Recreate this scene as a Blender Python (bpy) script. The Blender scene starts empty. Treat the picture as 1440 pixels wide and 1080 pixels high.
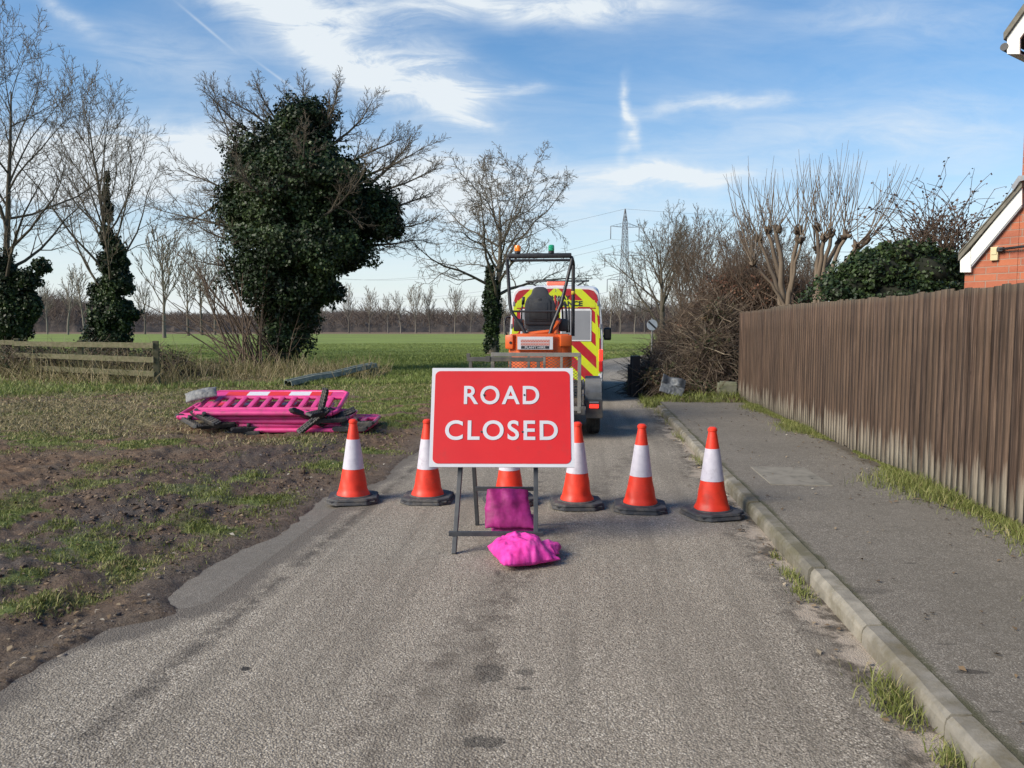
import bpy, bmesh, math, random
import numpy as np
from mathutils import Vector, Matrix, Euler
random.seed(7)
NR = np.random.RandomState(11)
scene = bpy.context.scene
COL = scene.collection
PI = math.pi
rad = math.radians

# ------------------------------------------------------------------ camera and the pixel <-> place helpers used for surveying
CAMH = 1.6
F = 1080.0
TH = math.atan(80 / 1080)
AL = rad(5.4)
def ray(px, py):
    u = (px - 720) / F; v = (py - 540) / F
    return u, math.cos(TH) - v * math.sin(TH), -math.sin(TH) - v * math.cos(TH)
def G(px, py, z=0.0):
    a, b, c = ray(px, py); k = (z - CAMH) / c
    return a * k, b * k
def P(px, py, Y):
    a, b, c = ray(px, py); k = Y / b
    return Vector((a * k, Y, CAMH + c * k))
def R(s, t, z=0.0):
    return Vector((t * math.cos(AL) + s * math.sin(AL), -t * math.sin(AL) + s * math.cos(AL), z))

# ------------------------------------------------------------------ numpy noise
def _h(ix, iy, seed):
    n = (ix.astype(np.int64) * 374761393 + iy.astype(np.int64) * 668265263 + seed * 1442695041) & 0x7fffffff
    n = ((n ^ (n >> 13)) * 1274126177) & 0x7fffffff
    n = (n ^ (n >> 16)) & 0xffff
    return n / 65535.0
def vn(x, y, seed=0):
    x = np.asarray(x, float); y = np.asarray(y, float)
    ix = np.floor(x); iy = np.floor(y); fx = x - ix; fy = y - iy
    fx = fx * fx * (3 - 2 * fx); fy = fy * fy * (3 - 2 * fy)
    a = _h(ix, iy, seed); b = _h(ix + 1, iy, seed); c = _h(ix, iy + 1, seed); d = _h(ix + 1, iy + 1, seed)
    return (a * (1 - fx) + b * fx) * (1 - fy) + (c * (1 - fx) + d * fx) * fy
def fbm(x, y, seed=0, o=4):
    s = 0; a = 0.5; tot = 0
    for i in range(o):
        s = s + a * vn(x, y, seed + i * 17); tot += a; a *= 0.5; x = np.asarray(x) * 2.03 + 5.1; y = np.asarray(y) * 2.03 + 1.7
    return s / tot
def ss(x, a, b):
    t = np.clip((np.asarray(x, float) - a) / (b - a), 0, 1)
    return t * t * (3 - 2 * t)

# ------------------------------------------------------------------ materials
def nodes(name):
    m = bpy.data.materials.new(name); m.use_nodes = True
    nt = m.node_tree; b = nt.nodes['Principled BSDF']
    return m, nt, b
def N(nt, typ, **kw):
    n = nt.nodes.new(typ)
    for k, v in kw.items():
        if k.startswith('i_'):
            n.inputs[k[2:].replace('_', ' ')].default_value = v
        else:
            setattr(n, k, v)
    return n
def ramp(nt, fac, stops, interp='LINEAR'):
    r = nt.nodes.new('ShaderNodeValToRGB'); r.color_ramp.interpolation = interp
    e = r.color_ramp.elements
    while len(e) < len(stops): e.new(0.5)
    for i, (p, c) in enumerate(stops):
        e[i].position = p; e[i].color = (*c, 1) if len(c) == 3 else c
    nt.links.new(fac, r.inputs[0]); return r.outputs[0]
def mixc(nt, fac, a, b, mode='MIX'):
    n = nt.nodes.new('ShaderNodeMix'); n.data_type = 'RGBA'; n.blend_type = mode
    for sock, v in ((n.inputs[0], fac), (n.inputs[6], a), (n.inputs[7], b)):
        if isinstance(v, (int, float)): sock.default_value = v
        elif isinstance(v, tuple): sock.default_value = (*v, 1) if len(v) == 3 else v
        else: nt.links.new(v, sock)
    return n.outputs[2]
def mth(nt, op, a, b=None, c=None, clamp=False):
    n = nt.nodes.new('ShaderNodeMath'); n.operation = op; n.use_clamp = clamp
    for i, v in enumerate((a, b, c)):
        if v is None: continue
        if isinstance(v, (int, float)): n.inputs[i].default_value = v
        else: nt.links.new(v, n.inputs[i])
    return n.outputs[0]
def noise(nt, vec, scale, detail=4, rough=0.55, dist=0.0):
    n = N(nt, 'ShaderNodeTexNoise', i_Scale=scale, i_Detail=detail, i_Roughness=rough, i_Distortion=dist)
    if vec is not None: nt.links.new(vec, n.inputs['Vector'])
    return n.outputs['Fac']
def mapping(nt, vec, scale=(1, 1, 1), rot=(0, 0, 0), loc=(0, 0, 0)):
    n = nt.nodes.new('ShaderNodeMapping'); nt.links.new(vec, n.inputs[0])
    n.inputs['Scale'].default_value = scale; n.inputs['Rotation'].default_value = rot; n.inputs['Location'].default_value = loc
    return n.outputs[0]
def objc(nt):
    return nt.nodes.new('ShaderNodeTexCoord').outputs['Object']
def geo(nt):
    return nt.nodes.new('ShaderNodeNewGeometry').outputs['Position']
def attr(nt, name):
    n = nt.nodes.new('ShaderNodeAttribute'); n.attribute_name = name; return n
def bump(nt, b, h, strength=0.4, dist=0.01):
    n = nt.nodes.new('ShaderNodeBump'); n.inputs['Strength'].default_value = strength; n.inputs['Distance'].default_value = dist
    nt.links.new(h, n.inputs['Height']); nt.links.new(n.outputs[0], b.inputs['Normal'])
def setin(b, **kw):
    for k, v in kw.items():
        b.inputs[k.replace('_', ' ')].default_value = v
def pm(name, c1, c2=None, scale=8, rough=0.6, bstr=0.0, bscale=60, bdist=0.004, metal=0.0, r2=None, lo=0.35, hi=0.65, vscale=(1, 1, 1), dirt=None, spec=None, world=False):
    """plain worn material: two colours mixed by noise, a little dirt, roughness variation and bump"""
    m, nt, b = nodes(name)
    o = mapping(nt, geo(nt) if world else objc(nt), vscale)
    c2 = c2 or tuple(x * 0.8 for x in c1)
    nf = noise(nt, o, scale, 6, 0.6)
    col = ramp(nt, nf, [(lo, c1), (hi, c2)])
    if dirt:
        n2 = noise(nt, o, dirt[1], 8, 0.7)
        f = ramp(nt, n2, [(dirt[2], (0, 0, 0)), (dirt[2] + 0.15, (1, 1, 1))])
        f = mth(nt, 'MULTIPLY', f, dirt[3])
        col = mixc(nt, f, col, dirt[0])
    nt.links.new(col, b.inputs['Base Color'])
    r2 = rough + 0.12 if r2 is None else r2
    rr = N(nt, 'ShaderNodeMapRange'); rr.inputs[3].default_value = rough; rr.inputs[4].default_value = min(r2, 1)
    nt.links.new(noise(nt, o, scale * 3, 5), rr.inputs[0]); nt.links.new(rr.outputs[0], b.inputs['Roughness'])
    b.inputs['Metallic'].default_value = metal
    if spec is not None: b.inputs['Specular IOR Level'].default_value = spec
    if bstr: bump(nt, b, noise(nt, o, bscale, 5, 0.6), bstr, bdist)
    return m
def rm(name, stops, rough=0.7, trans=0.0, spec=0.3, nscale=None):
    """material coloured by the per-piece 'rnd' attribute (leaves, blades, twigs, boards)"""
    m, nt, b = nodes(name)
    a = attr(nt, 'rnd').outputs['Fac']
    if nscale:
        a = mth(nt, 'ADD', mth(nt, 'MULTIPLY', a, 0.6), mth(nt, 'MULTIPLY', noise(nt, geo(nt), nscale, 4), 0.4))
    nt.links.new(ramp(nt, a, stops), b.inputs['Base Color'])
    setin(b, Roughness=rough); b.inputs['Specular IOR Level'].default_value = spec
    if trans:
        t = nt.nodes.new('ShaderNodeBsdfTranslucent'); mx = nt.nodes.new('ShaderNodeMixShader'); mx.inputs[0].default_value = trans
        nt.links.new(ramp(nt, a, stops), t.inputs[0])
        nt.links.new(b.outputs[0], mx.inputs[1]); nt.links.new(t.outputs[0], mx.inputs[2])
        nt.links.new(mx.outputs[0], nt.nodes['Material Output'].inputs[0])
    return m

# ------------------------------------------------------------------ object helpers
def tag(o, label=None, cat=None, group=None, kind=None):
    if label: o['label'] = label
    if cat: o['category'] = cat
    if group: o['group'] = group
    if kind: o['kind'] = kind
    return o
def empty(name, loc=(0, 0, 0), rz=0.0, label=None, cat=None, group=None):
    o = bpy.data.objects.new(name, None); COL.objects.link(o)
    o.location = loc; o.rotation_euler = (0, 0, rz); o.empty_display_size = 0.2
    return tag(o, label, cat, group)
def link(name, me, mats=None, parent=None, loc=None, rot=None):
    o = bpy.data.objects.new(name, me); COL.objects.link(o)
    if mats is not None:
        for m in (mats if isinstance(mats, (list, tuple)) else [mats]): me.materials.append(m)
    if parent: o.parent = parent
    if loc is not None: o.location = loc
    if rot is not None: o.rotation_euler = rot
    return o
def copy_tree(o, parent=None):
    c = o.copy(); COL.objects.link(c); c.parent = parent
    for ch in list(o.children): copy_tree(ch, c)
    return c
def np_mesh(name, V, faces, rnd=None, smooth=False, uv=None, attrs=None):
    """faces: list of int arrays (M,k)"""
    V = np.asarray(V, np.float32).reshape(-1, 3)
    if not isinstance(faces, list): faces = [faces]
    faces = [np.asarray(f, np.int32) for f in faces if len(f)]
    loops = np.concatenate([f.ravel() for f in faces]); tot = np.concatenate([np.full(len(f), f.shape[1], np.int32) for f in faces])
    st = np.concatenate([[0], np.cumsum(tot)[:-1]]).astype(np.int32)
    me = bpy.data.meshes.new(name)
    me.vertices.add(len(V)); me.vertices.foreach_set('co', V.ravel())
    me.loops.add(len(loops)); me.loops.foreach_set('vertex_index', loops)
    me.polygons.add(len(tot)); me.polygons.foreach_set('loop_start', st); me.polygons.foreach_set('loop_total', tot)
    if smooth: me.polygons.foreach_set('use_smooth', np.ones(len(tot), bool))
    me.update(calc_edges=True)
    if rnd is not None:
        a = me.attributes.new('rnd', 'FLOAT', 'POINT'); a.data.foreach_set('value', np.asarray(rnd, np.float32))
    for k, v in (attrs or {}).items():
        a = me.attributes.new(k, 'FLOAT', 'POINT'); a.data.foreach_set('value', np.asarray(v, np.float32))
    if uv is not None:
        l = me.uv_layers.new(name='UVMap'); l.data.foreach_set('uv', np.asarray(uv, np.float32)[loops].ravel())
    return me

class MB:
    """collects shaped solids; build() links them as ONE mesh object"""
    def __init__(s): s.bm = bmesh.new(); s.mi = 0
    def _fin(s, geom, M):
        vs = [g for g in geom if isinstance(g, bmesh.types.BMVert)]
        bmesh.ops.transform(s.bm, matrix=M, verts=vs)
        for v in vs:
            for f in v.link_faces: f.material_index = s.mi
    def merge(s, b2, M=None):
        me = bpy.data.meshes.new('t'); b2.to_mesh(me); b2.free()
        if M is not None: me.transform(M)
        n = len(s.bm.faces); s.bm.from_mesh(me); bpy.data.meshes.remove(me)
        s.bm.faces.ensure_lookup_table()
        for f in s.bm.faces[n:]: f.material_index = s.mi
    def box(s, c, size, bev=0.0, rot=(0, 0, 0), seg=2, taper=None, M=None):
        b = bmesh.new(); bmesh.ops.create_cube(b, size=1.0)
        for v in b.verts:
            k = 1.0
            if taper is not None and v.co.z > 0: k = taper
            v.co = Vector((v.co.x * size[0] * k, v.co.y * size[1] * (k if taper is not None else 1), v.co.z * size[2]))
        if bev > 0: bmesh.ops.bevel(b, geom=b.edges[:], offset=bev, segments=seg, affect='EDGES', profile=0.6)
        T = Matrix.Translation(c) @ Euler(rot).to_matrix().to_4x4()
        s.merge(b, (M @ T) if M is not None else T)
        return s
    def tube(s, pts, r, n=10, cap=True):
        pts = [Vector(p) for p in pts]; rs = r if isinstance(r, (list, tuple)) else [r] * len(pts)
        rings = []
        up = Vector((0, 0, 1))
        for i, p in enumerate(pts):
            d = (pts[min(i + 1, len(pts) - 1)] - pts[max(i - 1, 0)]).normalized()
            a = d.cross(up)
            if a.length < 0.05: a = d.cross(Vector((0, 1, 0)))
            a.normalize(); b = d.cross(a)
            rings.append([s.bm.verts.new(p + (a * math.cos(2 * PI * k / n) + b * math.sin(2 * PI * k / n)) * rs[i]) for k in range(n)])
        for i in range(len(rings) - 1):
            for k in range(n):
                f = s.bm.faces.new((rings[i][k], rings[i][(k + 1) % n], rings[i + 1][(k + 1) % n], rings[i + 1][k])); f.material_index = s.mi; f.smooth = True
        if cap:
            for rg in (rings[0][::-1], rings[-1]):
                f = s.bm.faces.new(rg); f.material_index = s.mi
        return s
    def bar(s, p0, p1, w, h, bev=0.0):
        """rectangular bar from p0 to p1, w across, h high"""
        p0 = Vector(p0); p1 = Vector(p1); d = p1 - p0
        q = d.to_track_quat('X', 'Z').to_matrix().to_4x4()
        return s.box((0, 0, 0), (d.length, w, h), bev, M=Matrix.Translation((p0 + p1) / 2) @ q)
    def lathe(s, prof, n=32, M=None, smooth=True, cap=True):
        b = bmesh.new(); rings = []
        for r, z in prof:
            rings.append([b.verts.new((r * math.cos(2 * PI * k / n), r * math.sin(2 * PI * k / n), z)) for k in range(n)])
        for i in range(len(rings) - 1):
            for k in range(n):
                f = b.faces.new((rings[i][k], rings[i][(k + 1) % n], rings[i + 1][(k + 1) % n], rings[i + 1][k])); f.smooth = smooth
        if cap: b.faces.new(rings[0][::-1]); b.faces.new(rings[-1])
        s.merge(b, M); return s
    def prism(s, poly, y0, y1, M=None, bev=0.0):
        """poly in (x,z), extruded from y0 to y1"""
        b = bmesh.new()
        a = [b.verts.new((x, y0, z)) for x, z in poly]; c = [b.verts.new((x, y1, z)) for x, z in poly]
        n = len(poly)
        b.faces.new(a); b.faces.new(c[::-1])
        for i in range(n): b.faces.new((a[i], c[i], c[(i + 1) % n], a[(i + 1) % n]))
        bmesh.ops.recalc_face_normals(b, faces=b.faces[:])
        if bev: bmesh.ops.bevel(b, geom=b.edges[:], offset=bev, segments=2, affect='EDGES', profile=0.6)
        s.merge(b, M); return s
    def text(s, body, size, M, extrude=0.001, offset=0.0, width=None, height=None, spacing=1.0):
        cu = bpy.data.curves.new('t', 'FONT'); cu.body = body; cu.size = size; cu.extrude = extrude; cu.offset = offset
        cu.align_x = 'CENTER'; cu.align_y = 'CENTER'; cu.space_character = spacing; cu.resolution_u = 6
        o = bpy.data.objects.new('t', cu); COL.objects.link(o)
        dg = bpy.context.evaluated_depsgraph_get(); dg.update()
        me = bpy.data.meshes.new_from_object(o.evaluated_get(dg))
        xs = [v.co.x for v in me.vertices]; ys = [v.co.y for v in me.vertices]
        w = max(xs) - min(xs); h = max(ys) - min(ys)
        sx = width / w if width else 1; sy = height / h if height else sx
        if not width: sx = sy
        cx = (max(xs) + min(xs)) / 2; cy = (max(ys) + min(ys)) / 2
        for v in me.vertices: v.co = Vector(((v.co.x - cx) * sx, (v.co.y - cy) * sy, v.co.z))
        me.transform(M); n = len(s.bm.faces); s.bm.from_mesh(me)
        s.bm.faces.ensure_lookup_table()
        for f in s.bm.faces[n:]: f.material_index = s.mi
        bpy.data.objects.remove(o); bpy.data.meshes.remove(me); bpy.data.curves.remove(cu)
        return s
    def build(s, name, mats, parent=None, loc=None, rot=None, smooth=False):
        me = bpy.data.meshes.new(name)
        s.bm.to_mesh(me); s.bm.free()
        if smooth:
            for p in me.polygons: p.use_smooth = True
            try: me.set_sharp_from_angle(angle=rad(35))
            except Exception: pass
        return link(name, me, mats, parent, loc, rot)

class Tubes:
    """many tapering twigs as one mesh, grouped by length so numpy does the work"""
    def __init__(s): s.g = {}
    def add(s, pts, rs, rnd=0.5, sides=3):
        s.g.setdefault((len(pts), sides), []).append((pts, rs, rnd))
    def addn(s, pts, rs, rnd, sides=3):      # arrays (N,K,3),(N,K),(N,)
        for i in range(len(pts)): s.g.setdefault((pts.shape[1], sides), []).append((pts[i], rs[i], rnd[i]))
    def mesh(s, name):
        VV = []; FF = []; RR = []; off = 0
        for (K, n), L in s.g.items():
            Pn = np.array([np.asarray(l[0], float) for l in L]); Rn = np.array([l[1] for l in L], float); rn = np.array([l[2] for l in L])
            T = np.empty_like(Pn); T[:, 1:-1] = Pn[:, 2:] - Pn[:, :-2]; T[:, 0] = Pn[:, 1] - Pn[:, 0]; T[:, -1] = Pn[:, -1] - Pn[:, -2]
            T /= np.linalg.norm(T, axis=2, keepdims=True) + 1e-9
            m = T.mean(1); m /= np.linalg.norm(m, axis=1, keepdims=True) + 1e-9
            ref = np.where(np.abs(m[:, 2:3]) < 0.8, np.array([[0, 0, 1.0]]), np.array([[1.0, 0.1, 0]]))
            A = np.cross(T, ref[:, None, :]); A /= np.linalg.norm(A, axis=2, keepdims=True) + 1e-9
            B = np.cross(T, A)
            an = np.arange(n) * 2 * PI / n
            V = Pn[:, :, None, :] + Rn[:, :, None, None] * (A[:, :, None, :] * np.cos(an)[None, None, :, None] + B[:, :, None, :] * np.sin(an)[None, None, :, None])
            N_ = len(L); idx = np.arange(N_ * K * n).reshape(N_, K, n) + off
            a = idx[:, :-1]; b = np.roll(idx, -1, axis=2)[:, :-1]; c = np.roll(idx, -1, axis=2)[:, 1:]; d = idx[:, 1:]
            FF.append(np.stack([a, b, c, d], -1).reshape(-1, 4)); VV.append(V.reshape(-1, 3)); RR.append(np.repeat(rn, K * n)); off += N_ * K * n
        V = np.concatenate(VV)
        return np_mesh(name, V, [np.concatenate(FF)], rnd=np.concatenate(RR), smooth=True)
    def count(s): return sum(len(v) for v in s.g.values())

def leaves_mesh(name, C, Nrm, size, aspect=0.7, rnd=None):
    C = np.asarray(C); n = len(C)
    Nrm = Nrm / (np.linalg.norm(Nrm, axis=1, keepdims=True) + 1e-9)
    r = NR.normal(size=(n, 3)); T = np.cross(Nrm, r); T /= np.linalg.norm(T, axis=1, keepdims=True) + 1e-9
    B = np.cross(Nrm, T); sz = np.asarray(size)[:, None] if np.ndim(size) else size
    V = np.stack([C - T * sz * .5, C + B * sz * .5 * aspect - T * sz * .08, C + T * sz * .5, C - B * sz * .5 * aspect - T * sz * .08], 1)
    V[:, 1] += Nrm * sz * .12; V[:, 3] += Nrm * sz * .12
    idx = np.arange(n * 4).reshape(n, 4)
    rnd = NR.rand(n) if rnd is None else rnd
    return np_mesh(name, V.reshape(-1, 3), [idx], rnd=np.repeat(rnd, 4))

def blades_mesh(name, base, h, w, lean, rnd):
    """grass blades: base (n,3), bent two-segment blade"""
    n = len(base); an = NR.rand(n) * 2 * PI
    dx = np.stack([np.cos(an), np.sin(an), np.zeros(n)], 1); an2 = NR.rand(n) * 2 * PI
    ld = np.stack([np.cos(an2), np.sin(an2), np.zeros(n)], 1) * (lean * h)[:, None]
    up = np.array([[0, 0, 1.0]]) * h[:, None]
    w = w[:, None]
    k = np.sqrt(np.clip(1 - np.clip(lean, 0, .95) ** 2, .05, 1))[:, None]
    V = np.stack([base - dx * w * .5, base + dx * w * .5, base + ld * .3 + up * .6 * k + dx * w * .35, base + ld * .3 + up * .6 * k - dx * w * .35, base + ld + up * k], 1)
    i = np.arange(n)[:, None] * 5
    q = i + np.array([[0, 1, 2, 3]]); t = i + np.array([[3, 2, 4]])
    return np_mesh(name, V.reshape(-1, 3), [q, t], rnd=np.repeat(rnd, 5))
# ================================================================== sky, sun, camera
SUN_EL = rad(32); SUN_AZ = rad(-118)      # azimuth from +Y, clockwise positive: sun to the left and behind
w = bpy.data.worlds.new('World'); scene.world = w; w.use_nodes = True
nt = w.node_tree; bg = nt.nodes['Background']
sky = nt.nodes.new('ShaderNodeTexSky'); sky.sky_type = 'NISHITA'; sky.sun_disc = False
sky.sun_elevation = SUN_EL; sky.sun_rotation = SUN_AZ; sky.altitude = 50; sky.air_density = 1.0; sky.dust_density = 0.6; sky.ozone_density = 2.0
tc = nt.nodes.new('ShaderNodeTexCoord'); sx = nt.nodes.new('ShaderNodeSeparateXYZ'); nt.links.new(tc.outputs['Generated'], sx.inputs[0])
yy = mth(nt, 'MAXIMUM', sx.outputs[1], 0.02)
A_ = mth(nt, 'DIVIDE', sx.outputs[0], yy); B_ = mth(nt, 'DIVIDE', sx.outputs[2], yy)
cz = nt.nodes.new('ShaderNodeCombineXYZ'); nt.links.new(A_, cz.inputs[0]); nt.links.new(B_, cz.inputs[1])
nz = N(nt, 'ShaderNodeTexNoise', i_Scale=3.2, i_Detail=6, i_Roughness=0.55); nt.links.new(cz.outputs[0], nz.inputs['Vector'])
sc_ = nt.nodes.new('ShaderNodeSeparateColor'); nt.links.new(nz.outputs['Color'], sc_.inputs[0])
Aw = mth(nt, 'ADD', A_, mth(nt, 'MULTIPLY', mth(nt, 'SUBTRACT', sc_.outputs[0], .5), .16))
Bw = mth(nt, 'ADD', B_, mth(nt, 'MULTIPLY', mth(nt, 'SUBTRACT', sc_.outputs[1], .5), .10))
def skyab(px, py):
    a, b, c = ray(px, py); return a / b, c / b
def blob(px, py, ang, la, lb, k, sharp=False):
    a0, b0 = skyab(px, py); ca, sa = math.cos(rad(ang)), math.sin(rad(ang))
    da = mth(nt, 'SUBTRACT', A_ if sharp else Aw, a0); db = mth(nt, 'SUBTRACT', B_ if sharp else Bw, b0)
    u = mth(nt, 'ADD', mth(nt, 'MULTIPLY', da, ca * F / la), mth(nt, 'MULTIPLY', db, sa * F / la))
    v = mth(nt, 'ADD', mth(nt, 'MULTIPLY', da, -sa * F / lb), mth(nt, 'MULTIPLY', db, ca * F / lb))
    q = mth(nt, 'ADD', mth(nt, 'POWER', mth(nt, 'ABSOLUTE', u), 2.4), mth(nt, 'MULTIPLY', v, v))
    return mth(nt, 'MULTIPLY', mth(nt, 'EXPONENT', mth(nt, 'MULTIPLY', q, -1.0)), k)
tot = None
for bl in [(455, 55, -24, 190, 42, .72), (600, 118, -12, 90, 26, .55), (635, 140, 8, 70, 13, .5), (645, 165, -8, 50, 9, .5),
           (800, 8, 2, 170, 26, .8), (560, 12, 3, 150, 26, .5), (330, 8, -10, 90, 20, .4), (120, 218, 2, 240, 34, 1.7), (60, 262, 0, 190, 24, 1.0), (470, 95, -28, 150, 30, .5), (240, 205, 0, 90, 18, .5),
           (580, 258, 3, 130, 32, 1.0), (884, 150, 80, 34, 5, .5), (889, 180, 100, 28, 6, .6), (878, 208, 60, 22, 8, .3), (940, 240, 1, 90, 9, 1.1), (985, 152, 6, 80, 9, .55),
           (1090, 148, -4, 50, 7, .3), (742, 133, -5, 26, 7, .35), (1250, 30, 5, 170, 30, .22), (1150, 200, 3, 240, 50, .16), (90, 20, -35, 60, 12, .35), (760, 270, 5, 200, 40, .35),
           (240, 85, -12, 110, 34, .22), (1320, 160, 4, 150, 60, .14)]:
    b_ = blob(*bl); tot = b_ if tot is None else mth(nt, 'ADD', tot, b_)
st_ = N(nt, 'ShaderNodeTexNoise', i_Scale=9.0, i_Detail=10, i_Roughness=0.66, i_Distortion=.9)
nt.links.new(mapping(nt, cz.outputs[0], (1.0, 3.4, 1), (0, 0, rad(18))), st_.inputs['Vector'])
st2 = mth(nt, 'MULTIPLY', mth(nt, 'SUBTRACT', st_.outputs['Fac'], .36), 3.2, clamp=True)
tot = mth(nt, 'MULTIPLY', tot, mth(nt, 'ADD', .34, mth(nt, 'MULTIPLY', st2, 1.0)))
# thin cirrus veil on a plane overhead, everywhere in the sky
zc = mth(nt, 'ADD', mth(nt, 'MAXIMUM', sx.outputs[2], 0.0), .12)
cp = nt.nodes.new('ShaderNodeCombineXYZ'); nt.links.new(mth(nt, 'DIVIDE', sx.outputs[0], zc), cp.inputs[0]); nt.links.new(mth(nt, 'DIVIDE', sx.outputs[1], zc), cp.inputs[1])
v1 = noise(nt, mapping(nt, cp.outputs[0], (1.0, 2.2, 1), (0, 0, rad(-30))), 1.3, 9, .62, .5)
veil = mth(nt, 'MULTIPLY', mth(nt, 'SUBTRACT', v1, .42), 1.5, clamp=True)
tot = mth(nt, 'ADD', tot, mth(nt, 'MULTIPLY', veil, .34))
# vapour trails
tot = mth(nt, 'ADD', tot, blob(288, 37, -40, 40, 1.8, .24, True)); tot = mth(nt, 'ADD', tot, blob(390, 108, -36, 32, 1.6, .22, True))
# milky air near the horizon
hz = mth(nt, 'EXPONENT', mth(nt, 'MULTIPLY', mth(nt, 'MAXIMUM', sx.outputs[2], 0), -5.5))
tot = mth(nt, 'ADD', tot, mth(nt, 'MULTIPLY', hz, .95))
tot = mth(nt, 'MINIMUM', tot, 0.96)
hsv = N(nt, 'ShaderNodeHueSaturation', i_Saturation=1.50, i_Value=.90); nt.links.new(sky.outputs[0], hsv.inputs['Color'])
cl = mixc(nt, tot, hsv.outputs[0], (4.7, 5.05, 5.3))
nt.links.new(cl, bg.inputs[0]); bg.inputs[1].default_value = 0.105

sun = bpy.data.lights.new('sun', 'SUN'); sun.energy = 3.3; sun.angle = rad(30); sun.color = (1.0, .92, .78)
so = bpy.data.objects.new('sun', sun); COL.objects.link(so)
sdir = Vector((math.sin(SUN_AZ) * math.cos(SUN_EL), math.cos(SUN_AZ) * math.cos(SUN_EL), math.sin(SUN_EL)))
so.rotation_euler = sdir.to_track_quat('Z', 'Y').to_euler(); so.location = (-10, -10, 20)
cam = bpy.data.cameras.new('camera'); co = bpy.data.objects.new('camera', cam); COL.objects.link(co)
co.location = (0, 0, CAMH); co.rotation_euler = (PI / 2 - TH, 0, 0); cam.lens = 27.0; cam.sensor_width = 36; cam.clip_end = 8000; cam.clip_start = 0.05
scene.camera = co
scene.view_settings.view_transform = 'Standard'; scene.view_settings.look = 'None'; scene.view_settings.gamma = 1; scene.view_settings.exposure = 0.76
scene.cycles.use_denoising = True
scene.cycles.max_bounces = 6; scene.cycles.transparent_max_bounces = 12

# ================================================================== the lie of the land
CL = [R(-30, -.3), R(-6, -.3), R(4, -.3), R(12, -.3), R(17, -.3), Vector((1.75, 21.5, 0)), Vector((2.9, 27.5, 0)), Vector((5.1, 34.5, 0)), Vector((8.9, 42.5, 0)), Vector((14, 50, 0)), Vector((22, 59, 0)), Vector((36, 70, 0)), Vector((70, 88, 0))]
def catmull(Pts, n=8):
    out = []
    Q = [Pts[0]] + Pts + [Pts[-1]]
    for i in range(1, len(Q) - 2):
        for k in range(n):
            t = k / n; a, b, c, d = Q[i - 1], Q[i], Q[i + 1], Q[i + 2]
            out.append(0.5 * ((2 * b) + (c - a) * t + (2 * a - 5 * b + 4 * c - d) * t * t + (3 * b - a - 3 * c + d) * t ** 3))
    out.append(Pts[-1]); return out
CP = np.array([[p.x, p.y] for p in catmull(CL)])
CS = np.concatenate([[0], np.cumsum(np.linalg.norm(np.diff(CP, axis=0), axis=1))])
CS -= 30.0                                   # so that s matches R(s, t)
HW = 1.72
def roadco(X, Y):
    X = np.asarray(X, float).ravel(); Y = np.asarray(Y, float).ravel()
    best = np.full(X.shape, 1e9); lat = np.zeros(X.shape); sv = np.zeros(X.shape)
    for i in range(len(CP) - 1):
        a = CP[i]; d = CP[i + 1] - a; L = np.hypot(*d); d = d / L
        u = np.clip((X - a[0]) * d[0] + (Y - a[1]) * d[1], 0, L)
        px = X - a[0] - d[0] * u; py = Y - a[1] - d[1] * u; q = px * px + py * py
        m = q < best; best[m] = q[m]
        side = (X - a[0]) * d[1] - (Y - a[1]) * d[0]
        lat[m] = (np.sign(side) * np.sqrt(q))[m]; sv[m] = (CS[i] + u)[m]
    return sv, lat
def pblob(X, Y, px, py, rx, ry, z=0):
    cx, cy = G(px, py, z); _, y1 = G(px, py - ry, z); _, y0 = G(px, py + ry, z)
    rX = rx / F * cy; rY = max((y1 - y0) / 2, .1)
    return np.exp(-(((X - cx) / rX) ** 2 + ((Y - cy) / rY) ** 2))
GRB = [(60, 800, 140, 42, 1.0), (150, 785, 70, 22, .6), (50, 735, 120, 17, 1.0), (170, 722, 60, 10, .6), (330, 675, 70, 12, .45), (310, 745, 90, 18, .5), (40, 622, 140, 12, .85), (190, 628, 120, 10, .6),
       (560, 562, 80, 26, 1.0), (500, 640, 60, 12, .7), (440, 548, 110, 16, .8), (610, 530, 90, 22, 1.0), (370, 705, 60, 16, .5), (40, 850, 60, 22, .7), (470, 660, 50, 10, .5), (120, 830, 60, 20, .7), (560, 590, 60, 16, .7), (250, 575, 60, 8, .4), (30, 585, 60, 8, .4)]
STB = [(100, 592, 220, 18, 1.0), (40, 575, 200, 14, .9), (250, 560, 80, 14, .8), (400, 622, 70, 7, .7), (430, 540, 90, 14, .5), (150, 610, 200, 12, .5)]
def patchw(s):
    return .40 * (1 - ss(s, 3.75, 4.05)) + ss(s, 3.85, 4.25) * (1 - ss(s, 7.0, 7.8)) * .36 * (1 + .2 * np.sin(s * 2.9 + 1)) + .04
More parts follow.
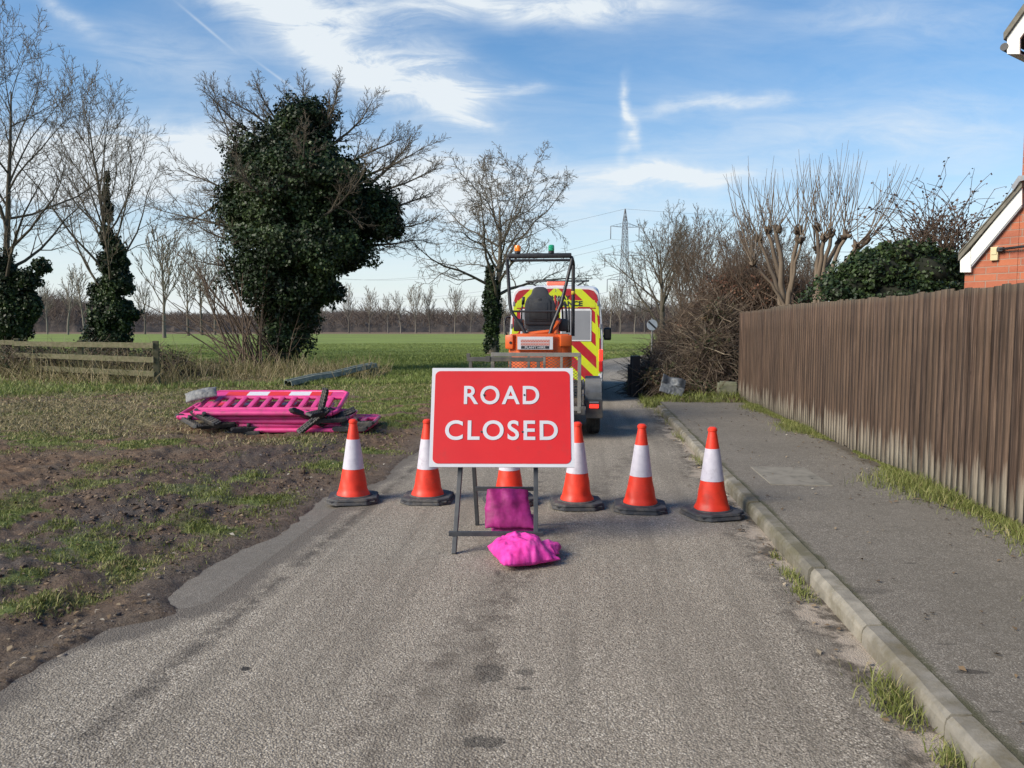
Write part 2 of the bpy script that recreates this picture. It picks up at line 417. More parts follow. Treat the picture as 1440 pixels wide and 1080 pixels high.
def ground(X, Y):
    shp = np.shape(X); X = np.asarray(X, float).ravel(); Y = np.asarray(Y, float).ravel()
    s, l = roadco(X, Y)
    rag = (fbm(s * 1.5, l * 1.5, 3) - .5) * .34 + (fbm(s * 7, l * 7, 5, 3) - .5) * .10
    e = np.abs(l) - HW + rag * (1 + ss(s, 14, 18) * .6)
    left = l < 0
    eL = e - np.where(left, patchw(s), 0)
    nearL = ss(eL, 0, .9)
    clod = (fbm(X * 1.1, Y * 1.1, 21, 3) - .5) * .10 + (np.abs(fbm(X * 4, Y * 4, 22, 4) - .5) - .1) * .14 + (fbm(X * 15, Y * 15, 23, 3) - .5) * .055
    gr = np.zeros_like(X)
    for b in GRB: gr = np.maximum(gr, pblob(X, Y, *b[:4]) * b[4])
    st = np.zeros_like(X)
    for b in STB: st = np.maximum(st, pblob(X, Y, *b[:4]) * b[4])
    gr = np.maximum(gr, .34 * ss(fbm(X * .7, Y * .7, 37, 3), .45, .62) * ss(Y, 3, 7))
    gr = np.clip(gr * (.08 + 1.7 * ss(fbm(X * 2.6, Y * 2.6, 31, 6), .31, .62)), 0, 1)
    # rough band of leaf litter, then the field
    far = ss(Y, 15, 19)
    rough = np.exp(-((Y - (23.2 - .06 * X)) / 2.6) ** 2) * ss(-X, 4.2, 6.2)
    fld = ss(Y + (fbm(X * .5, Y * .5, 41) - .5) * 4, 25.5, 29)
    gr = np.maximum(gr, far * (1 - rough) * (.35 + .5 * fbm(X * .9, Y * .9, 33)) )
    gr = np.maximum(gr, fld * .95)
    ditch = np.exp(-((Y - (36 + .08 * X + 1.2 * np.sin(X * .25))) / 2.0) ** 2) * ss(-X, -1, 4)
    gr = gr * (1 - rough * .85) * (1 - .45 * ditch * (fbm(X * .8, Y * .8, 35) > .46))
    mud = (1 - gr) * (1 - fld)
    amp = .35 + .65 * mud
    h = -.045 + .06 * ss(eL, -.12, .16) + nearL * (clod * amp * (1 - .7 * fld) + .01)
    for tc_, dp in ((-3.05, .045), (-3.55, .05), (-4.5, .035), (-5.2, .04)):
        tt = l + (-.3) + .25 * np.sin(s * .55 + tc_)
        h -= np.where(left, dp * .6 * fbm(s * .8, tt * 2, 27) * 1.6 * np.exp(-((tt - tc_) / .16) ** 2) * ss(s, 1, 3) * (1 - ss(s, 9, 11)), 0)
        h += np.where(left, dp * .35 * fbm(s * 1.1, tt * 2, 28) * np.exp(-((tt - tc_ - .22) / .09) ** 2) * ss(s, 1, 3) * (1 - ss(s, 9, 11)), 0)
    h += gr * .02 * (1 - fld) * nearL
    h += rough * .18 * fbm(X * 1.4, Y * 1.4, 51) - .22 * ditch * ss(eL, .5, 2) 
    # right-hand side: footway bed, garden, hedge bank
    fw = (~left) & (s < 15.6)
    hr = np.where(e > -.02 - rag, -.05, -.05)
    hr = -.05 + .10 * ss(l, HW + .12, HW + .16)
    hr = np.where(l > 3.62, .085 + (fbm(X * 3, Y * 3, 61) - .5) * .05, hr)
    h = np.where(fw, hr, h)
    bank = (~left) * ss(s, 15.3, 16) * ss(e, 0, .8) * (1 - ss(e, 4, 9)) * (1 - ss(s, 26, 34))
    h += bank * .12
    gr = np.where(fw, np.where(l > 3.4, .5, 0), gr)
    strp = ss(Y, 172, 176) * (1 - ss(Y, 186, 190)); gr = gr * (1 - strp * .9) * (1 - ss(Y, 186, 192)); st = np.maximum(st, strp)
    st = np.maximum(st, .55 * rough * fbm(X * 3, Y * 3, 71) + .35 * far * (1 - fld))
    # blade-covered verge rises just beyond the far side of the bend
    vb = ss(e, .2, 1.2) * (1 - ss(e, 3.5, 6)) * ss(s, 26, 31) * (left)
    h += vb * .12; st = np.maximum(st, vb * .75); 
    wet = ss(s, 2, 4) * (1 - ss(s, 10, 13)) * np.exp(-((l + 3.4) / 1.1) ** 2) * left
    return [a.reshape(shp) for a in (h, gr, np.clip(st, 0, 1), wet, np.where(left, eL, e), s, l)]

# ground sheet: polar grid around the viewer, one mesh to the horizon
angs = np.concatenate([np.arange(-180, -46, 6.0), np.arange(-46, 44, .16), np.arange(44, 180, 6.0)]) * PI / 180
rr_ = [0.05, .3, .7]
while rr_[-1] < 55: rr_.append(rr_[-1] * 1.0085 if rr_[-1] > 1.4 else rr_[-1] + .25)
while rr_[-1] < 6000: rr_.append(rr_[-1] * 1.05)
rr_ = np.array(rr_); AA, RRg = np.meshgrid(angs, rr_)
GX = np.sin(AA) * RRg; GY = np.cos(AA) * RRg
gh, ggr, gst, gwet, ge, gs, gl = ground(GX, GY)
na, nr = len(angs), len(rr_)
ii = np.arange(na * nr).reshape(nr, na)
q = np.stack([ii[:-1], np.roll(ii, -1, 1)[:-1], np.roll(ii, -1, 1)[1:], ii[1:]], -1).reshape(-1, 4)[:, ::-1]
me = np_mesh('ground', np.stack([GX, GY, gh], -1).reshape(-1, 3), [q], smooth=True, attrs={'gr': ggr.ravel(), 'straw': gst.ravel(), 'wet': gwet.ravel(), 'edge': ge.ravel()})
m, nt, b = nodes('soil_and_turf')
pos = geo(nt)
n1 = noise(nt, pos, 1.3, 8, .65); n2 = noise(nt, pos, 9, 8, .7); n3 = noise(nt, pos, 60, 5, .7); n4 = noise(nt, pos, 3.1, 5, .6)
soil = ramp(nt, n2, [(.3, (.042, .024, .014)), (.5, (.170, .103, .060)), (.7, (.37, .25, .155))])
soil = mixc(nt, ramp(nt, n1, [(.42, (0, 0, 0)), (.62, (1, 1, 1))]), soil, mixc(nt, n3, (.075, .052, .036), (.22, .165, .118)))
soil = mixc(nt, mth(nt, 'MULTIPLY', attr(nt, 'wet').outputs['Fac'], .6), soil, (.062, .047, .036))
grit = N(nt, 'ShaderNodeTexVoronoi', i_Scale=45); nt.links.new(pos, grit.inputs['Vector'])
ed = attr(nt, 'edge').outputs['Fac']
gm = mth(nt, 'MULTIPLY', mth(nt, 'SUBTRACT', 1.0, mth(nt, 'MULTIPLY', ed, 1.6), clamp=True), .7)
soil = mixc(nt, gm, soil, mixc(nt, grit.outputs['Color'], (.075, .058, .044), (.23, .19, .15)))
strw = ramp(nt, mth(nt, 'ADD', mth(nt, 'MULTIPLY', n2, .5), mth(nt, 'MULTIPLY', n3, .5)), [(.35, (.085, .065, .032)), (.6, (.30, .245, .125)), (.75, (.44, .37, .21))])
sa = mth(nt, 'MULTIPLY', mth(nt, 'ADD', mth(nt, 'SUBTRACT', attr(nt, 'straw').outputs['Fac'], .75), n2), 2.2, clamp=True)
c_ = mixc(nt, sa, soil, strw)
grs = ramp(nt, mth(nt, 'ADD', mth(nt, 'MULTIPLY', n3, .45), mth(nt, 'MULTIPLY', n4, .55)), [(.32, (.060, .080, .020)), (.5, (.125, .160, .036)), (.68, (.21, .235, .065))])
# drilled rows and tramlines running across the field
mp = mapping(nt, pos, (.03, .30, 1), (0, 0, rad(4)))
fr = noise(nt, mp, 3.0, 9, .72)
grs2 = mixc(nt, ramp(nt, fr, [(.40, (0, 0, 0)), (.58, (1, 1, 1))]), (.125, .150, .042), (.225, .290, .062))
yv = nt.nodes.new('ShaderNodeSeparateXYZ'); nt.links.new(pos, yv.inputs[0])
ff = N(nt, 'ShaderNodeMapRange'); ff.inputs[1].default_value = 30; ff.inputs[2].default_value = 48; nt.links.new(yv.outputs[1], ff.inputs[0])
grs = mixc(nt, ff.outputs[0], grs, grs2)
ga = mth(nt, 'MULTIPLY', mth(nt, 'ADD', mth(nt, 'SUBTRACT', attr(nt, 'gr').outputs['Fac'], .9), mth(nt, 'ADD', mth(nt, 'MULTIPLY', n2, .55), mth(nt, 'MULTIPLY', n3, .45))), 3.0, clamp=True)
c_ = mixc(nt, ga, c_, grs)
nt.links.new(c_, b.inputs['Base Color'])
ro = N(nt, 'ShaderNodeMapRange'); ro.inputs[3].default_value = .95; ro.inputs[4].default_value = .5; nt.links.new(attr(nt, 'wet').outputs['Fac'], ro.inputs[0]); nt.links.new(ro.outputs[0], b.inputs['Roughness'])
b.inputs['Specular IOR Level'].default_value = .25
bump(nt, b, mth(nt, 'ADD', mth(nt, 'MULTIPLY', n2, .6), mth(nt, 'MULTIPLY', n3, .4)), 1.0, .07)
tag(link('ground', me, m), 'muddy verge and green winter field on flat land', kind='structure')

# ================================================================== road
def strip(name, svals, lvals, zf, mat, s_is_path=True):
    """sheet following the road centre line; lvals is a list or function of s"""
    cx = np.interp(svals, CS, CP[:, 0]); cy = np.interp(svals, CS, CP[:, 1])
    tx = np.interp(svals + .4, CS, CP[:, 0]) - np.interp(svals - .4, CS, CP[:, 0]); ty = np.interp(svals + .4, CS, CP[:, 1]) - np.interp(svals - .4, CS, CP[:, 1])
    q = np.hypot(tx, ty); tx /= q; ty /= q
    Lm = np.array([lvals(s) if callable(lvals) else lvals for s in svals])
    X = cx[:, None] + Lm * ty[:, None]; Y = cy[:, None] - Lm * tx[:, None]
    S = np.repeat(svals[:, None], Lm.shape[1], 1); Z = zf(S, Lm)
    nS, nL = X.shape; ii = np.arange(nS * nL).reshape(nS, nL)
    q = np.stack([ii[:-1, :-1], ii[:-1, 1:], ii[1:, 1:], ii[1:, :-1]], -1).reshape(-1, 4)
    me = np_mesh(name, np.stack([X, Y, Z], -1), [q], smooth=True, uv=np.stack([Lm, S], -1).reshape(-1, 2))
    return link(name, me, mat)
def asphalt(name, c_lo, c_hi, c_st, stone=105, gutter=False, coarse=1.0, moss=False):
    m, nt, b = nodes(name); pos = geo(nt)
    uvn = nt.nodes.new('ShaderNodeUVMap'); uvn.uv_map = 'UVMap'; uv = nt.nodes.new('ShaderNodeSeparateXYZ'); nt.links.new(uvn.outputs[0], uv.inputs[0])
    vo = N(nt, 'ShaderNodeTexVoronoi', i_Scale=stone); nt.links.new(pos, vo.inputs['Vector'])
    sc = nt.nodes.new('ShaderNodeSeparateColor'); nt.links.new(vo.outputs['Color'], sc.inputs[0])
    big = noise(nt, pos, .9, 6, .6); mid = noise(nt, pos, 14, 5, .65); fine = noise(nt, pos, 240, 3, .6)
    c = ramp(nt, sc.outputs[0], [(.0, c_lo), (.45, tuple((p + q) / 2 for p, q in zip(c_lo, c_hi))), (.75, c_hi), (1.0, c_st)])
    gap = ramp(nt, vo.outputs['Distance'], [(.34, (0, 0, 0)), (.66, (1, 1, 1))])
    c = mixc(nt, mth(nt, 'MULTIPLY', gap, .60 * coarse), c, tuple(x * .35 for x in c_lo))
    c = mixc(nt, mth(nt, 'MULTIPLY', ramp(nt, mid, [(.45, (0, 0, 0)), (.7, (1, 1, 1))]), .35), c, tuple(x * .55 for x in c_lo))
    c = mixc(nt, mth(nt, 'MULTIPLY', ramp(nt, big, [(.35, (1, 1, 1)), (.62, (0, 0, 0))]), .38), c, tuple(x * .8 for x in c_lo))
    if coarse > .9:
        # dark pits between the chippings, thicker in the worn streaks
        pn = noise(nt, mapping(nt, pos, (1, .8, 1), (0, 0, .5)), 75, 3, .55, .3); wz = noise(nt, mapping(nt, pos, (1, .35, 1), (0, 0, -AL)), 1.6, 6, .6)
        th = mth(nt, 'SUBTRACT', .69, mth(nt, 'MULTIPLY', wz, .25))
        pit = mth(nt, 'MULTIPLY', mth(nt, 'SUBTRACT', pn, th), 16, clamp=True)
        c = mixc(nt, mth(nt, 'MULTIPLY', pit, .75), c, (.070, .055, .040))
    if gutter:
        # long darker tracks worn along the lane
        tr = noise(nt, mapping(nt, uvn.outputs[0], (2.2, .10, 1)), 2.0, 5, .6)
        c = mixc(nt, mth(nt, 'MULTIPLY', ramp(nt, tr, [(.46, (0, 0, 0)), (.66, (1, 1, 1))]), .52), c, tuple(x * .5 for x in c_lo))
        def band(centre, wd, slope=0):
            d = mth(nt, 'ABSOLUTE', mth(nt, 'SUBTRACT', mth(nt, 'ADD', uv.outputs[0], mth(nt, 'MULTIPLY', uv.outputs[1], slope)), centre))
            return mth(nt, 'SUBTRACT', 1.0, mth(nt, 'DIVIDE', d, wd), clamp=True)
        crk = mth(nt, 'MULTIPLY', mth(nt, 'ADD', band(-1.13, .20, -.21), band(-.15, .13), clamp=True), ramp(nt, noise(nt, pos, 6, 6, .7), [(.46, (0, 0, 0)), (.56, (1, 1, 1))]))
        c = mixc(nt, mth(nt, 'MULTIPLY', crk, .5), c, (.065, .05, .038))
        lft = mth(nt, 'MULTIPLY', band(-1.62, .10), ramp(nt, noise(nt, pos, 5, 6, .75), [(.42, (0, 0, 0)), (.54, (1, 1, 1))]))
        c = mixc(nt, mth(nt, 'MULTIPLY', lft, .7), c, (.04, .033, .028))
        # damp spots: each is a stain with its own shape
        wv = noise(nt, pos, 13, 7, .75)
        for (px, py, r1, r2, k) in ((688, 946, .060, .10, .45), (682, 1043, .085, .045, .6), (736, 968, .035, .02, .5), (738, 946, .04, .03, .5), (345, 940, .02, .02, .9), (700, 806, .02, .05, .5)):
            gx, gy = G(px, py)
            dx = mth(nt, 'DIVIDE', mth(nt, 'SUBTRACT', sep(nt, pos).outputs[0], gx), r1); dy = mth(nt, 'DIVIDE', mth(nt, 'SUBTRACT', sep(nt, pos).outputs[1], gy), r2)
            d = mth(nt, 'ADD', mth(nt, 'SQRT', mth(nt, 'ADD', mth(nt, 'MULTIPLY', dx, dx), mth(nt, 'MULTIPLY', dy, dy))), mth(nt, 'MULTIPLY', mth(nt, 'SUBTRACT', wv, .5), 3.6))
            c = mixc(nt, mth(nt, 'MULTIPLY', mth(nt, 'MULTIPLY', mth(nt, 'SUBTRACT', 1.25, d), 3, clamp=True), k), c, (.022, .021, .02))
        # silt and moss along the kerb, mud film along the left edge
        ge_ = noise(nt, mapping(nt, uvn.outputs[0], (1, 1, 1)), 1.7, 7, .7)
        d = mth(nt, 'ADD', mth(nt, 'SUBTRACT', uv.outputs[0], 1.54), mth(nt, 'MULTIPLY', mth(nt, 'SUBTRACT', ge_, .5), .85))
        gm = mth(nt, 'MULTIPLY', d, 14, clamp=True)
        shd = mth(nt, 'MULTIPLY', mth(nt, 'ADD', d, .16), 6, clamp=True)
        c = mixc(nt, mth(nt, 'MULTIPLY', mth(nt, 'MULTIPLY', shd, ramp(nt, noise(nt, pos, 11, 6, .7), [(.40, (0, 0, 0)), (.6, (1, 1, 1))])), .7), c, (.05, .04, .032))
        silt = mixc(nt, mid, (.30, .245, .19), (.45, .38, .30))
        silt = mixc(nt, mth(nt, 'MULTIPLY', ramp(nt, noise(nt, pos, 2.3, 6, .7), [(.47, (0, 0, 0)), (.56, (1, 1, 1))]), .85), silt, (.055, .045, .032))
        c = mixc(nt, gm, c, silt)
        sk = mth(nt, 'MULTIPLY', mth(nt, 'SUBTRACT', 1.0, mth(nt, 'MULTIPLY', mth(nt, 'SUBTRACT', uv.outputs[1], 3.5), 1.7), clamp=True), .42)
        d = mth(nt, 'ADD', mth(nt, 'SUBTRACT', mth(nt, 'SUBTRACT', -1.66, sk), uv.outputs[0]), mth(nt, 'MULTIPLY', mth(nt, 'SUBTRACT', ge_, .5), .5))
        c = mixc(nt, mth(nt, 'MULTIPLY', mth(nt, 'MULTIPLY', d, 9, clamp=True), .75), c, mixc(nt, fine, (.065, .055, .047), (.14, .12, .10)))
    if moss:
        d = mth(nt, 'ADD', mth(nt, 'SUBTRACT', 1.868, uv.outputs[0]), mth(nt, 'MULTIPLY', mth(nt, 'SUBTRACT', noise(nt, pos, 3, 7, .7), .5), .16))
        c = mixc(nt, mth(nt, 'MULTIPLY', mth(nt, 'MULTIPLY', d, 22, clamp=True), .8), c, (.055, .058, .022))
        d = mth(nt, 'ADD', mth(nt, 'SUBTRACT', uv.outputs[0], 3.36), mth(nt, 'MULTIPLY', mth(nt, 'SUBTRACT', noise(nt, pos, 2.4, 7, .7), .5), .5))
        c = mixc(nt, mth(nt, 'MULTIPLY', mth(nt, 'MULTIPLY', d, 8, clamp=True), .8), c, (.085, .068, .045))
        for (px, py, r1, r2, k) in ((1365, 944, .075, .02, .7), (1400, 1000, .03, .008, .6), (1280, 792, .05, .012, .5), (1215, 830, .14, .05, .35), (1330, 905, .05, .01, .4)):
            gx, gy = G(px, py, .1)
            dx = mth(nt, 'DIVIDE', mth(nt, 'SUBTRACT', sep(nt, pos).outputs[0], gx), r1); dy = mth(nt, 'DIVIDE', mth(nt, 'SUBTRACT', sep(nt, pos).outputs[1], gy), r2)
            d = mth(nt, 'ADD', mth(nt, 'SQRT', mth(nt, 'ADD', mth(nt, 'MULTIPLY', dx, dx), mth(nt, 'MULTIPLY', dy, dy))), mth(nt, 'MULTIPLY', mth(nt, 'SUBTRACT', mid, .5), 2.0))
            c = mixc(nt, mth(nt, 'MULTIPLY', mth(nt, 'MULTIPLY', mth(nt, 'SUBTRACT', 1.25, d), 3, clamp=True), k), c, (.045, .04, .034))
        pt_ = noise(nt, pos, 2.1, 7, .65); c = mixc(nt, mth(nt, 'MULTIPLY', ramp(nt, pt_, [(.5, (0, 0, 0)), (.72, (1, 1, 1))]), .3), c, (.24, .215, .18))
    nt.links.new(c, b.inputs['Base Color']); setin(b, Roughness=.9); b.inputs['Specular IOR Level'].default_value = .3
    hgt = mth(nt, 'SUBTRACT', mth(nt, 'ADD', mth(nt, 'MULTIPLY', sc.outputs[1], .5), mth(nt, 'MULTIPLY', mid, .6)), mth(nt, 'MULTIPLY', vo.outputs['Distance'], .9))
    bump(nt, b, hgt, .8, .006 * coarse)
    return m
def sep(nt, v):
    n = nt.nodes.new('ShaderNodeSeparateXYZ'); nt.links.new(v, n.inputs[0]); return n
M_road = asphalt('worn_chippings', (.31, .266, .208), (.48, .420, .336), (.70, .625, .51), 112, gutter=True)
M_path = asphalt('fine_footway_asphalt', (.158, .138, .110), (.240, .213, .175), (.40, .36, .305), 150, coarse=.5, moss=True)
M_patch = asphalt('smooth_patch_asphalt', (.165, .145, .118), (.24, .212, .178), (.33, .30, .26), 170, coarse=.5)
sv = np.concatenate([np.arange(-12, 1, .5), np.arange(1, 16, .08), np.arange(16, 130, .5)])
tag(strip('road', sv, lambda s: list(np.linspace(-1.88 - .52 * float(1 - ss(s, 3.8, 4.2)), 1.74, 34)), lambda S, L: .006 * (fbm(S * .7, L * .7, 81) - .5) - .012 * np.clip(-1.55 - .5 * (1 - ss(S, 3.7, 4.2)) - L, 0, 1) - .012 * np.clip(L - 1.2, 0, 1), M_road), 'worn narrow lane of grey chippings bending right', kind='structure')
tag(strip('road_patch', np.arange(3.2, 8.4, .08), list(np.linspace(-2.5, -1.72, 12)), lambda S, L: -.018 + .012 * (fbm(S * 2, L * 2, 83) - .5) - .03 * np.clip(-2.1 - L, 0, 1), M_patch), 'smooth pale asphalt patch along the muddy edge of the lane', kind='structure')
def fwl(s):
    k = float(ss(s, 13.4, 15.8)); return list(np.linspace(1.808, 3.62, 22))
tag(strip('pavement', np.concatenate([np.arange(-12, 1, .5), np.arange(1, 15.7, .12)]), fwl, lambda S, L: .098 + .008 * (fbm(S * .8, L * .8, 85) - .5) - .0 * S, M_path), 'grey asphalt footway between kerb and wooden fence', kind='structure')
# kerb stones
KERBS = [pm('weathered_concrete', (.255, .232, .190), (.145, .134, .110), 6, .85, .6, 90, .004, dirt=((.12, .10, .055), 2.2, .46, .85)), pm('greyer_concrete', (.225, .205, .165), (.13, .12, .095), 6, .85, .6, 90, .004, dirt=((.10, .09, .05), 2.8, .45, .85)), pm('paler_concrete', (.30, .272, .22), (.175, .16, .128), 7, .85, .6, 90, .004, dirt=((.13, .11, .06), 2.5, .48, .8))]
M_kerb_old = pm('weathered_concrete', (.34, .31, .255), (.22, .205, .165), 5, .85, .5, 90, .004, dirt=((.10, .095, .06), 3.5, .52, .75))
K = MB(); s = -11.6; rk = random.Random(3)
while s < 14.6:
    K.mi = rk.randrange(3); L = .895; prof = [(0, -.12), (0, .060), (.010, .084), (.028, .100), (.106, .104), (.106, -.12)]
    b2 = bmesh.new(); n = 9
    rings = []
    jz = rk.uniform(-.007, .006); jt = rk.uniform(-.009, .009); tilt = rk.uniform(-.004, .004)
    for k in range(n + 1):
        rg = []
        for i, (t, z) in enumerate(prof):
            chip = rk.uniform(-.006, .003) if i in (2, 3) else rk.uniform(-.0015, .0015)
            if k in (0, n) and i in (1, 2, 3, 4): chip -= .004
            rg.append(b2.verts.new(R(s + L * k / n, 1.405 + t + jt - (chip if i == 1 else 0), z + jz + tilt * (k / n - .5) + (chip if z > 0.03 else 0))))
        rings.append(rg)
    for k in range(n):
        for i in range(len(prof) - 1):
            b2.faces.new((rings[k][i], rings[k + 1][i], rings[k + 1][i + 1], rings[k][i + 1]))
    b2.faces.new(rings[0]); b2.faces.new(rings[-1][::-1])
    bmesh.ops.recalc_face_normals(b2, faces=b2.faces[:])
    K.merge(b2); s += .915
tag(K.build('kerb', KERBS), 'weathered concrete kerb stones along the footway', kind='structure')
# pale concrete slab let into the footway
x0, x1 = 1.80, 2.36
sl = MB(); sl.box((0, 0, 0), (.57, .95, .02), .004)
a = R(7.92, 2.07, .094)
M_slab = pm('old_slab', (.24, .218, .178), (.185, .168, .135), 6, .9, .4, 120, .003, dirt=((.09, .085, .07), 7, .52, .7))
tag(sl.build('footway_slab', M_slab, loc=a, rot=(0, 0, -AL)), 'pale rectangular concrete slab set in the dark footway beside the fence', 'slab')
# ================================================================== traffic cones
M_corg = pm('orange_cone_plastic', (.78, .040, .012), (.66, .032, .012), 9, .42, .15, 18, .01, dirt=((.22, .05, .03), 9, .54, .32), world=True)
M_sleeve = pm('white_reflective_sleeve', (.58, .55, .61), (.51, .48, .55), 22, .38, .1, 40, .002, dirt=((.28, .24, .24), 11, .55, .4), world=True)
M_rub = pm('black_recycled_rubber', (.035, .036, .042), (.058, .06, .066), 12, .75, .5, 80, .004, dirt=((.15, .13, .11), 9, .48, .75), world=True)
CONE = [(.150, .060), (.152, .070), (.140, .082), (.128, .105), (.117, .17), (.104, .25)]
def cone_r(z):            # body profile radius
    pts = [(.060, .150), (.070, .152), (.082, .141), (.105, .130), (.17, .118), (.26, .103), (.305, .095), (.57, .0585), (.715, .034)]
    return float(np.interp(z, [p[0] for p in pts], [p[1] for p in pts]))
def make_cone(seed):
    rk = np.random.RandomState(seed)
    root = empty('traffic_cone')
    m = MB()
    # octagonal stepped rubber foot
    for (hw_, z0, z1) in ((.235, 0, .028), (.225, .031, .052)):
        c = .62; o = [(hw_, -hw_ * c), (hw_, hw_ * c), (hw_ * c * .92, hw_), (-hw_ * c * .92, hw_), (-hw_, hw_ * c), (-hw_, -hw_ * c), (-hw_ * c * .92, -hw_), (hw_ * c * .92, -hw_)]
        b = bmesh.new(); va = [b.verts.new((x, y, z0)) for x, y in o]; vb_ = [b.verts.new((x * .97, y * .97, z1)) for x, y in o]
        b.faces.new(va[::-1]); b.faces.new(vb_)
        for i in range(8): b.faces.new((va[i], va[(i + 1) % 8], vb_[(i + 1) % 8], vb_[i]))
        bmesh.ops.bevel(b, geom=b.edges[:], offset=.005, segments=2, affect='EDGES'); m.merge(b)
    m.box((0, 0, .0295), (.40, .40, .006)); m.lathe([(.172, .05), (.170, .057), (.16, .060)], 32)
    m.build('base', M_rub, root)
    def body(z0, z1, extra, name, mat, n, lip=False):
        n_a = 40; zs = list(np.linspace(z0, z1, n)); V = []; dn = rk.rand(2) * 6
        for z in zs:
            for k in range(n_a):
                a = 2 * PI * k / n_a; r = cone_r(z) + extra
                w_ = (float(vn(a * 1.5 + dn[0], z * 7, seed)) - .5) * .010 * (1 - .85 * float(ss(z, .18, .29))) + .0018 * math.sin(a * 7 + z * 40) * (1 - float(ss(z, .18, .27)))
                V.append((math.cos(a) * (r + w_), math.sin(a) * (r + w_), z))
        ii = np.arange(n * n_a).reshape(n, n_a)
        q = np.stack([ii[:-1], np.roll(ii, -1, 1)[:-1], np.roll(ii, -1, 1)[1:], ii[1:]], -1).reshape(-1, 4)
        V += [(0, 0, z0), (0, 0, z1)]; c0 = n * n_a
        t1 = [(ii[0, (k + 1) % n_a], ii[0, k], c0) for k in range(n_a)]; t2 = [(ii[-1, k], ii[-1, (k + 1) % n_a], c0 + 1) for k in range(n_a)]
        me = np_mesh(name, V, [q, np.array(t1 + t2)], smooth=True); me.set_sharp_from_angle(angle=rad(40))
        return link(name, me, mat, root)
    body(.060, .722, 0, 'cone_body', M_corg, 40)
    body(.300, .572, .0022, 'reflective_sleeve', M_sleeve, 20)
    t = MB(); t.lathe([(.036, .716), (.040, .720), (.040, .738), (.034, .744), (.027, .752), (.020, .754)], 28)
    t.build('cone_tip', M_corg, root, smooth=True)
    return root
cone_px = [((497, 704), 'left of all the cones, at the muddy road edge', 8), ((602, 703.5), 'partly hidden behind the left edge of the sign', -4), ((717, 706), 'seen below the sign between its legs, behind the sandbag', 12),
           ((811, 711), 'just behind the right edge of the sign', 2), ((900, 716), 'standing alone between the sign and the kerb cone', -7), ((1006, 724.5), 'closest to the kerb, its base touching the kerbstones', 15)]
for i, (p, d, a) in enumerate(cone_px):
    c = make_cone(40 + i); x, y = G(*p); c.location = (x, y, 0.004); c.rotation_euler = (rad(.6 * math.sin(i * 2.1)), rad(.7 * math.cos(i * 1.7)), rad(a))
    if i == 5: c.location.x -= .03
    tag(c, 'orange and white traffic cone ' + d, 'traffic cone', 'traffic cones in a row across the lane')

# ================================================================== the road closed sign on its frame
SX = -.075
M_red = pm('red_sign_face', (.60, .014, .013), (.54, .012, .012), 2.5, .38, dirt=((.26, .045, .035), 7, .56, .3))
M_wht = pm('white_sign_face', (.60, .60, .63), (.53, .53, .56), 3, .4, dirt=((.38, .37, .37), 9, .64, .4))
M_steel = pm('dark_painted_steel', (.030, .033, .038), (.050, .053, .058), 14, .5, .25, 90, .002, dirt=((.11, .085, .06), 9, .62, .5))
sg = empty('road_sign', (SX, 5.42, 0), rad(-.8), 'red ROAD CLOSED sign on a black steel A-frame in the middle of the lane', 'road sign')
tilt = math.atan(.27 / .70)
PM = Matrix.Translation((0, .20 - .02, .945)) @ Matrix.Rotation(PI / 2 - tilt * .98, 4, 'X')     # plate plane: local x right, y up the plate, z towards the viewer
def rrect(w_, h_, r, z, n=8):
    pts = []
    for cx, cy, a0 in ((w_ / 2 - r, h_ / 2 - r, 0), (-w_ / 2 + r, h_ / 2 - r, 90), (-w_ / 2 + r, -h_ / 2 + r, 180), (w_ / 2 - r, -h_ / 2 + r, 270)):
        for k in range(n + 1):
            a = rad(a0 + 90 * k / n); pts.append((cx + r * math.cos(a), cy + r * math.sin(a), z))
    return pts
def slab(mb, pts, th, M):
    b = bmesh.new(); va = [b.verts.new(p) for p in pts]; vb_ = [b.verts.new((p[0], p[1], p[2] - th)) for p in pts]
    b.faces.new(va); b.faces.new(vb_[::-1]); n = len(pts)
    for i in range(n): b.faces.new((va[i], vb_[i], vb_[(i + 1) % n], va[(i + 1) % n]))
    mb.merge(b, M)
pw, ph = 1.050, .748
m = MB(); slab(m, rrect(pw, ph, .006, 0), .014, PM); pl = m.build('sign_plate', M_wht, sg)
m = MB(); slab(m, rrect(pw - .050, ph - .050, .040, .0035), .003, PM); m.build('red_panel', M_red, sg)
m = MB(); m.text('ROAD', .2, PM @ Matrix.Translation((-.005, .163, .006)), .001, .0034, width=.556, height=.143, spacing=1.18); m.build('lettering', M_wht, sg)
m = MB(); m.text('CLOSED', .2, PM @ Matrix.Translation((-.004, -.103, .006)), .001, .0034, width=.822, height=.148, spacing=1.18); m.build('lettering', M_wht, sg)
for x, y in ((-.135, .163), (.163, .163), (-.150, -.115), (.150, -.115)):
    m = MB(); m.lathe([(.0075, 0), (.0072, .004), (.004, .006)], 12, PM @ Matrix.Translation((x, y, .006))); m.build('bolt', M_steel, sg)
def legline(z): return -.10 + .345 * z          # local y of the front frame at height z
for sx_, top in ((-1, 1.26), (1, 1.26)):
    m = MB(); xb, xt = (-.335 if sx_ < 0 else .245), (-.265 if sx_ < 0 else .250)
    m.bar((xb, legline(0) + .008, .0), (xt, legline(top) + .03, top), .032, .030, .003); m.build('front_leg', M_steel, sg)
    m = MB(); m.bar((-.215 if sx_ < 0 else .255, .70, 0), (-.26 if sx_ < 0 else .245, legline(1.24) + .05, 1.24), .030, .028, .003); m.build('rear_leg', M_steel, sg)
m = MB(); m.bar((-.375, legline(.135) + .0, .135), (.30, legline(.135), .135), .03, .032, .003)
m.build('front_crossbar', M_steel, sg)
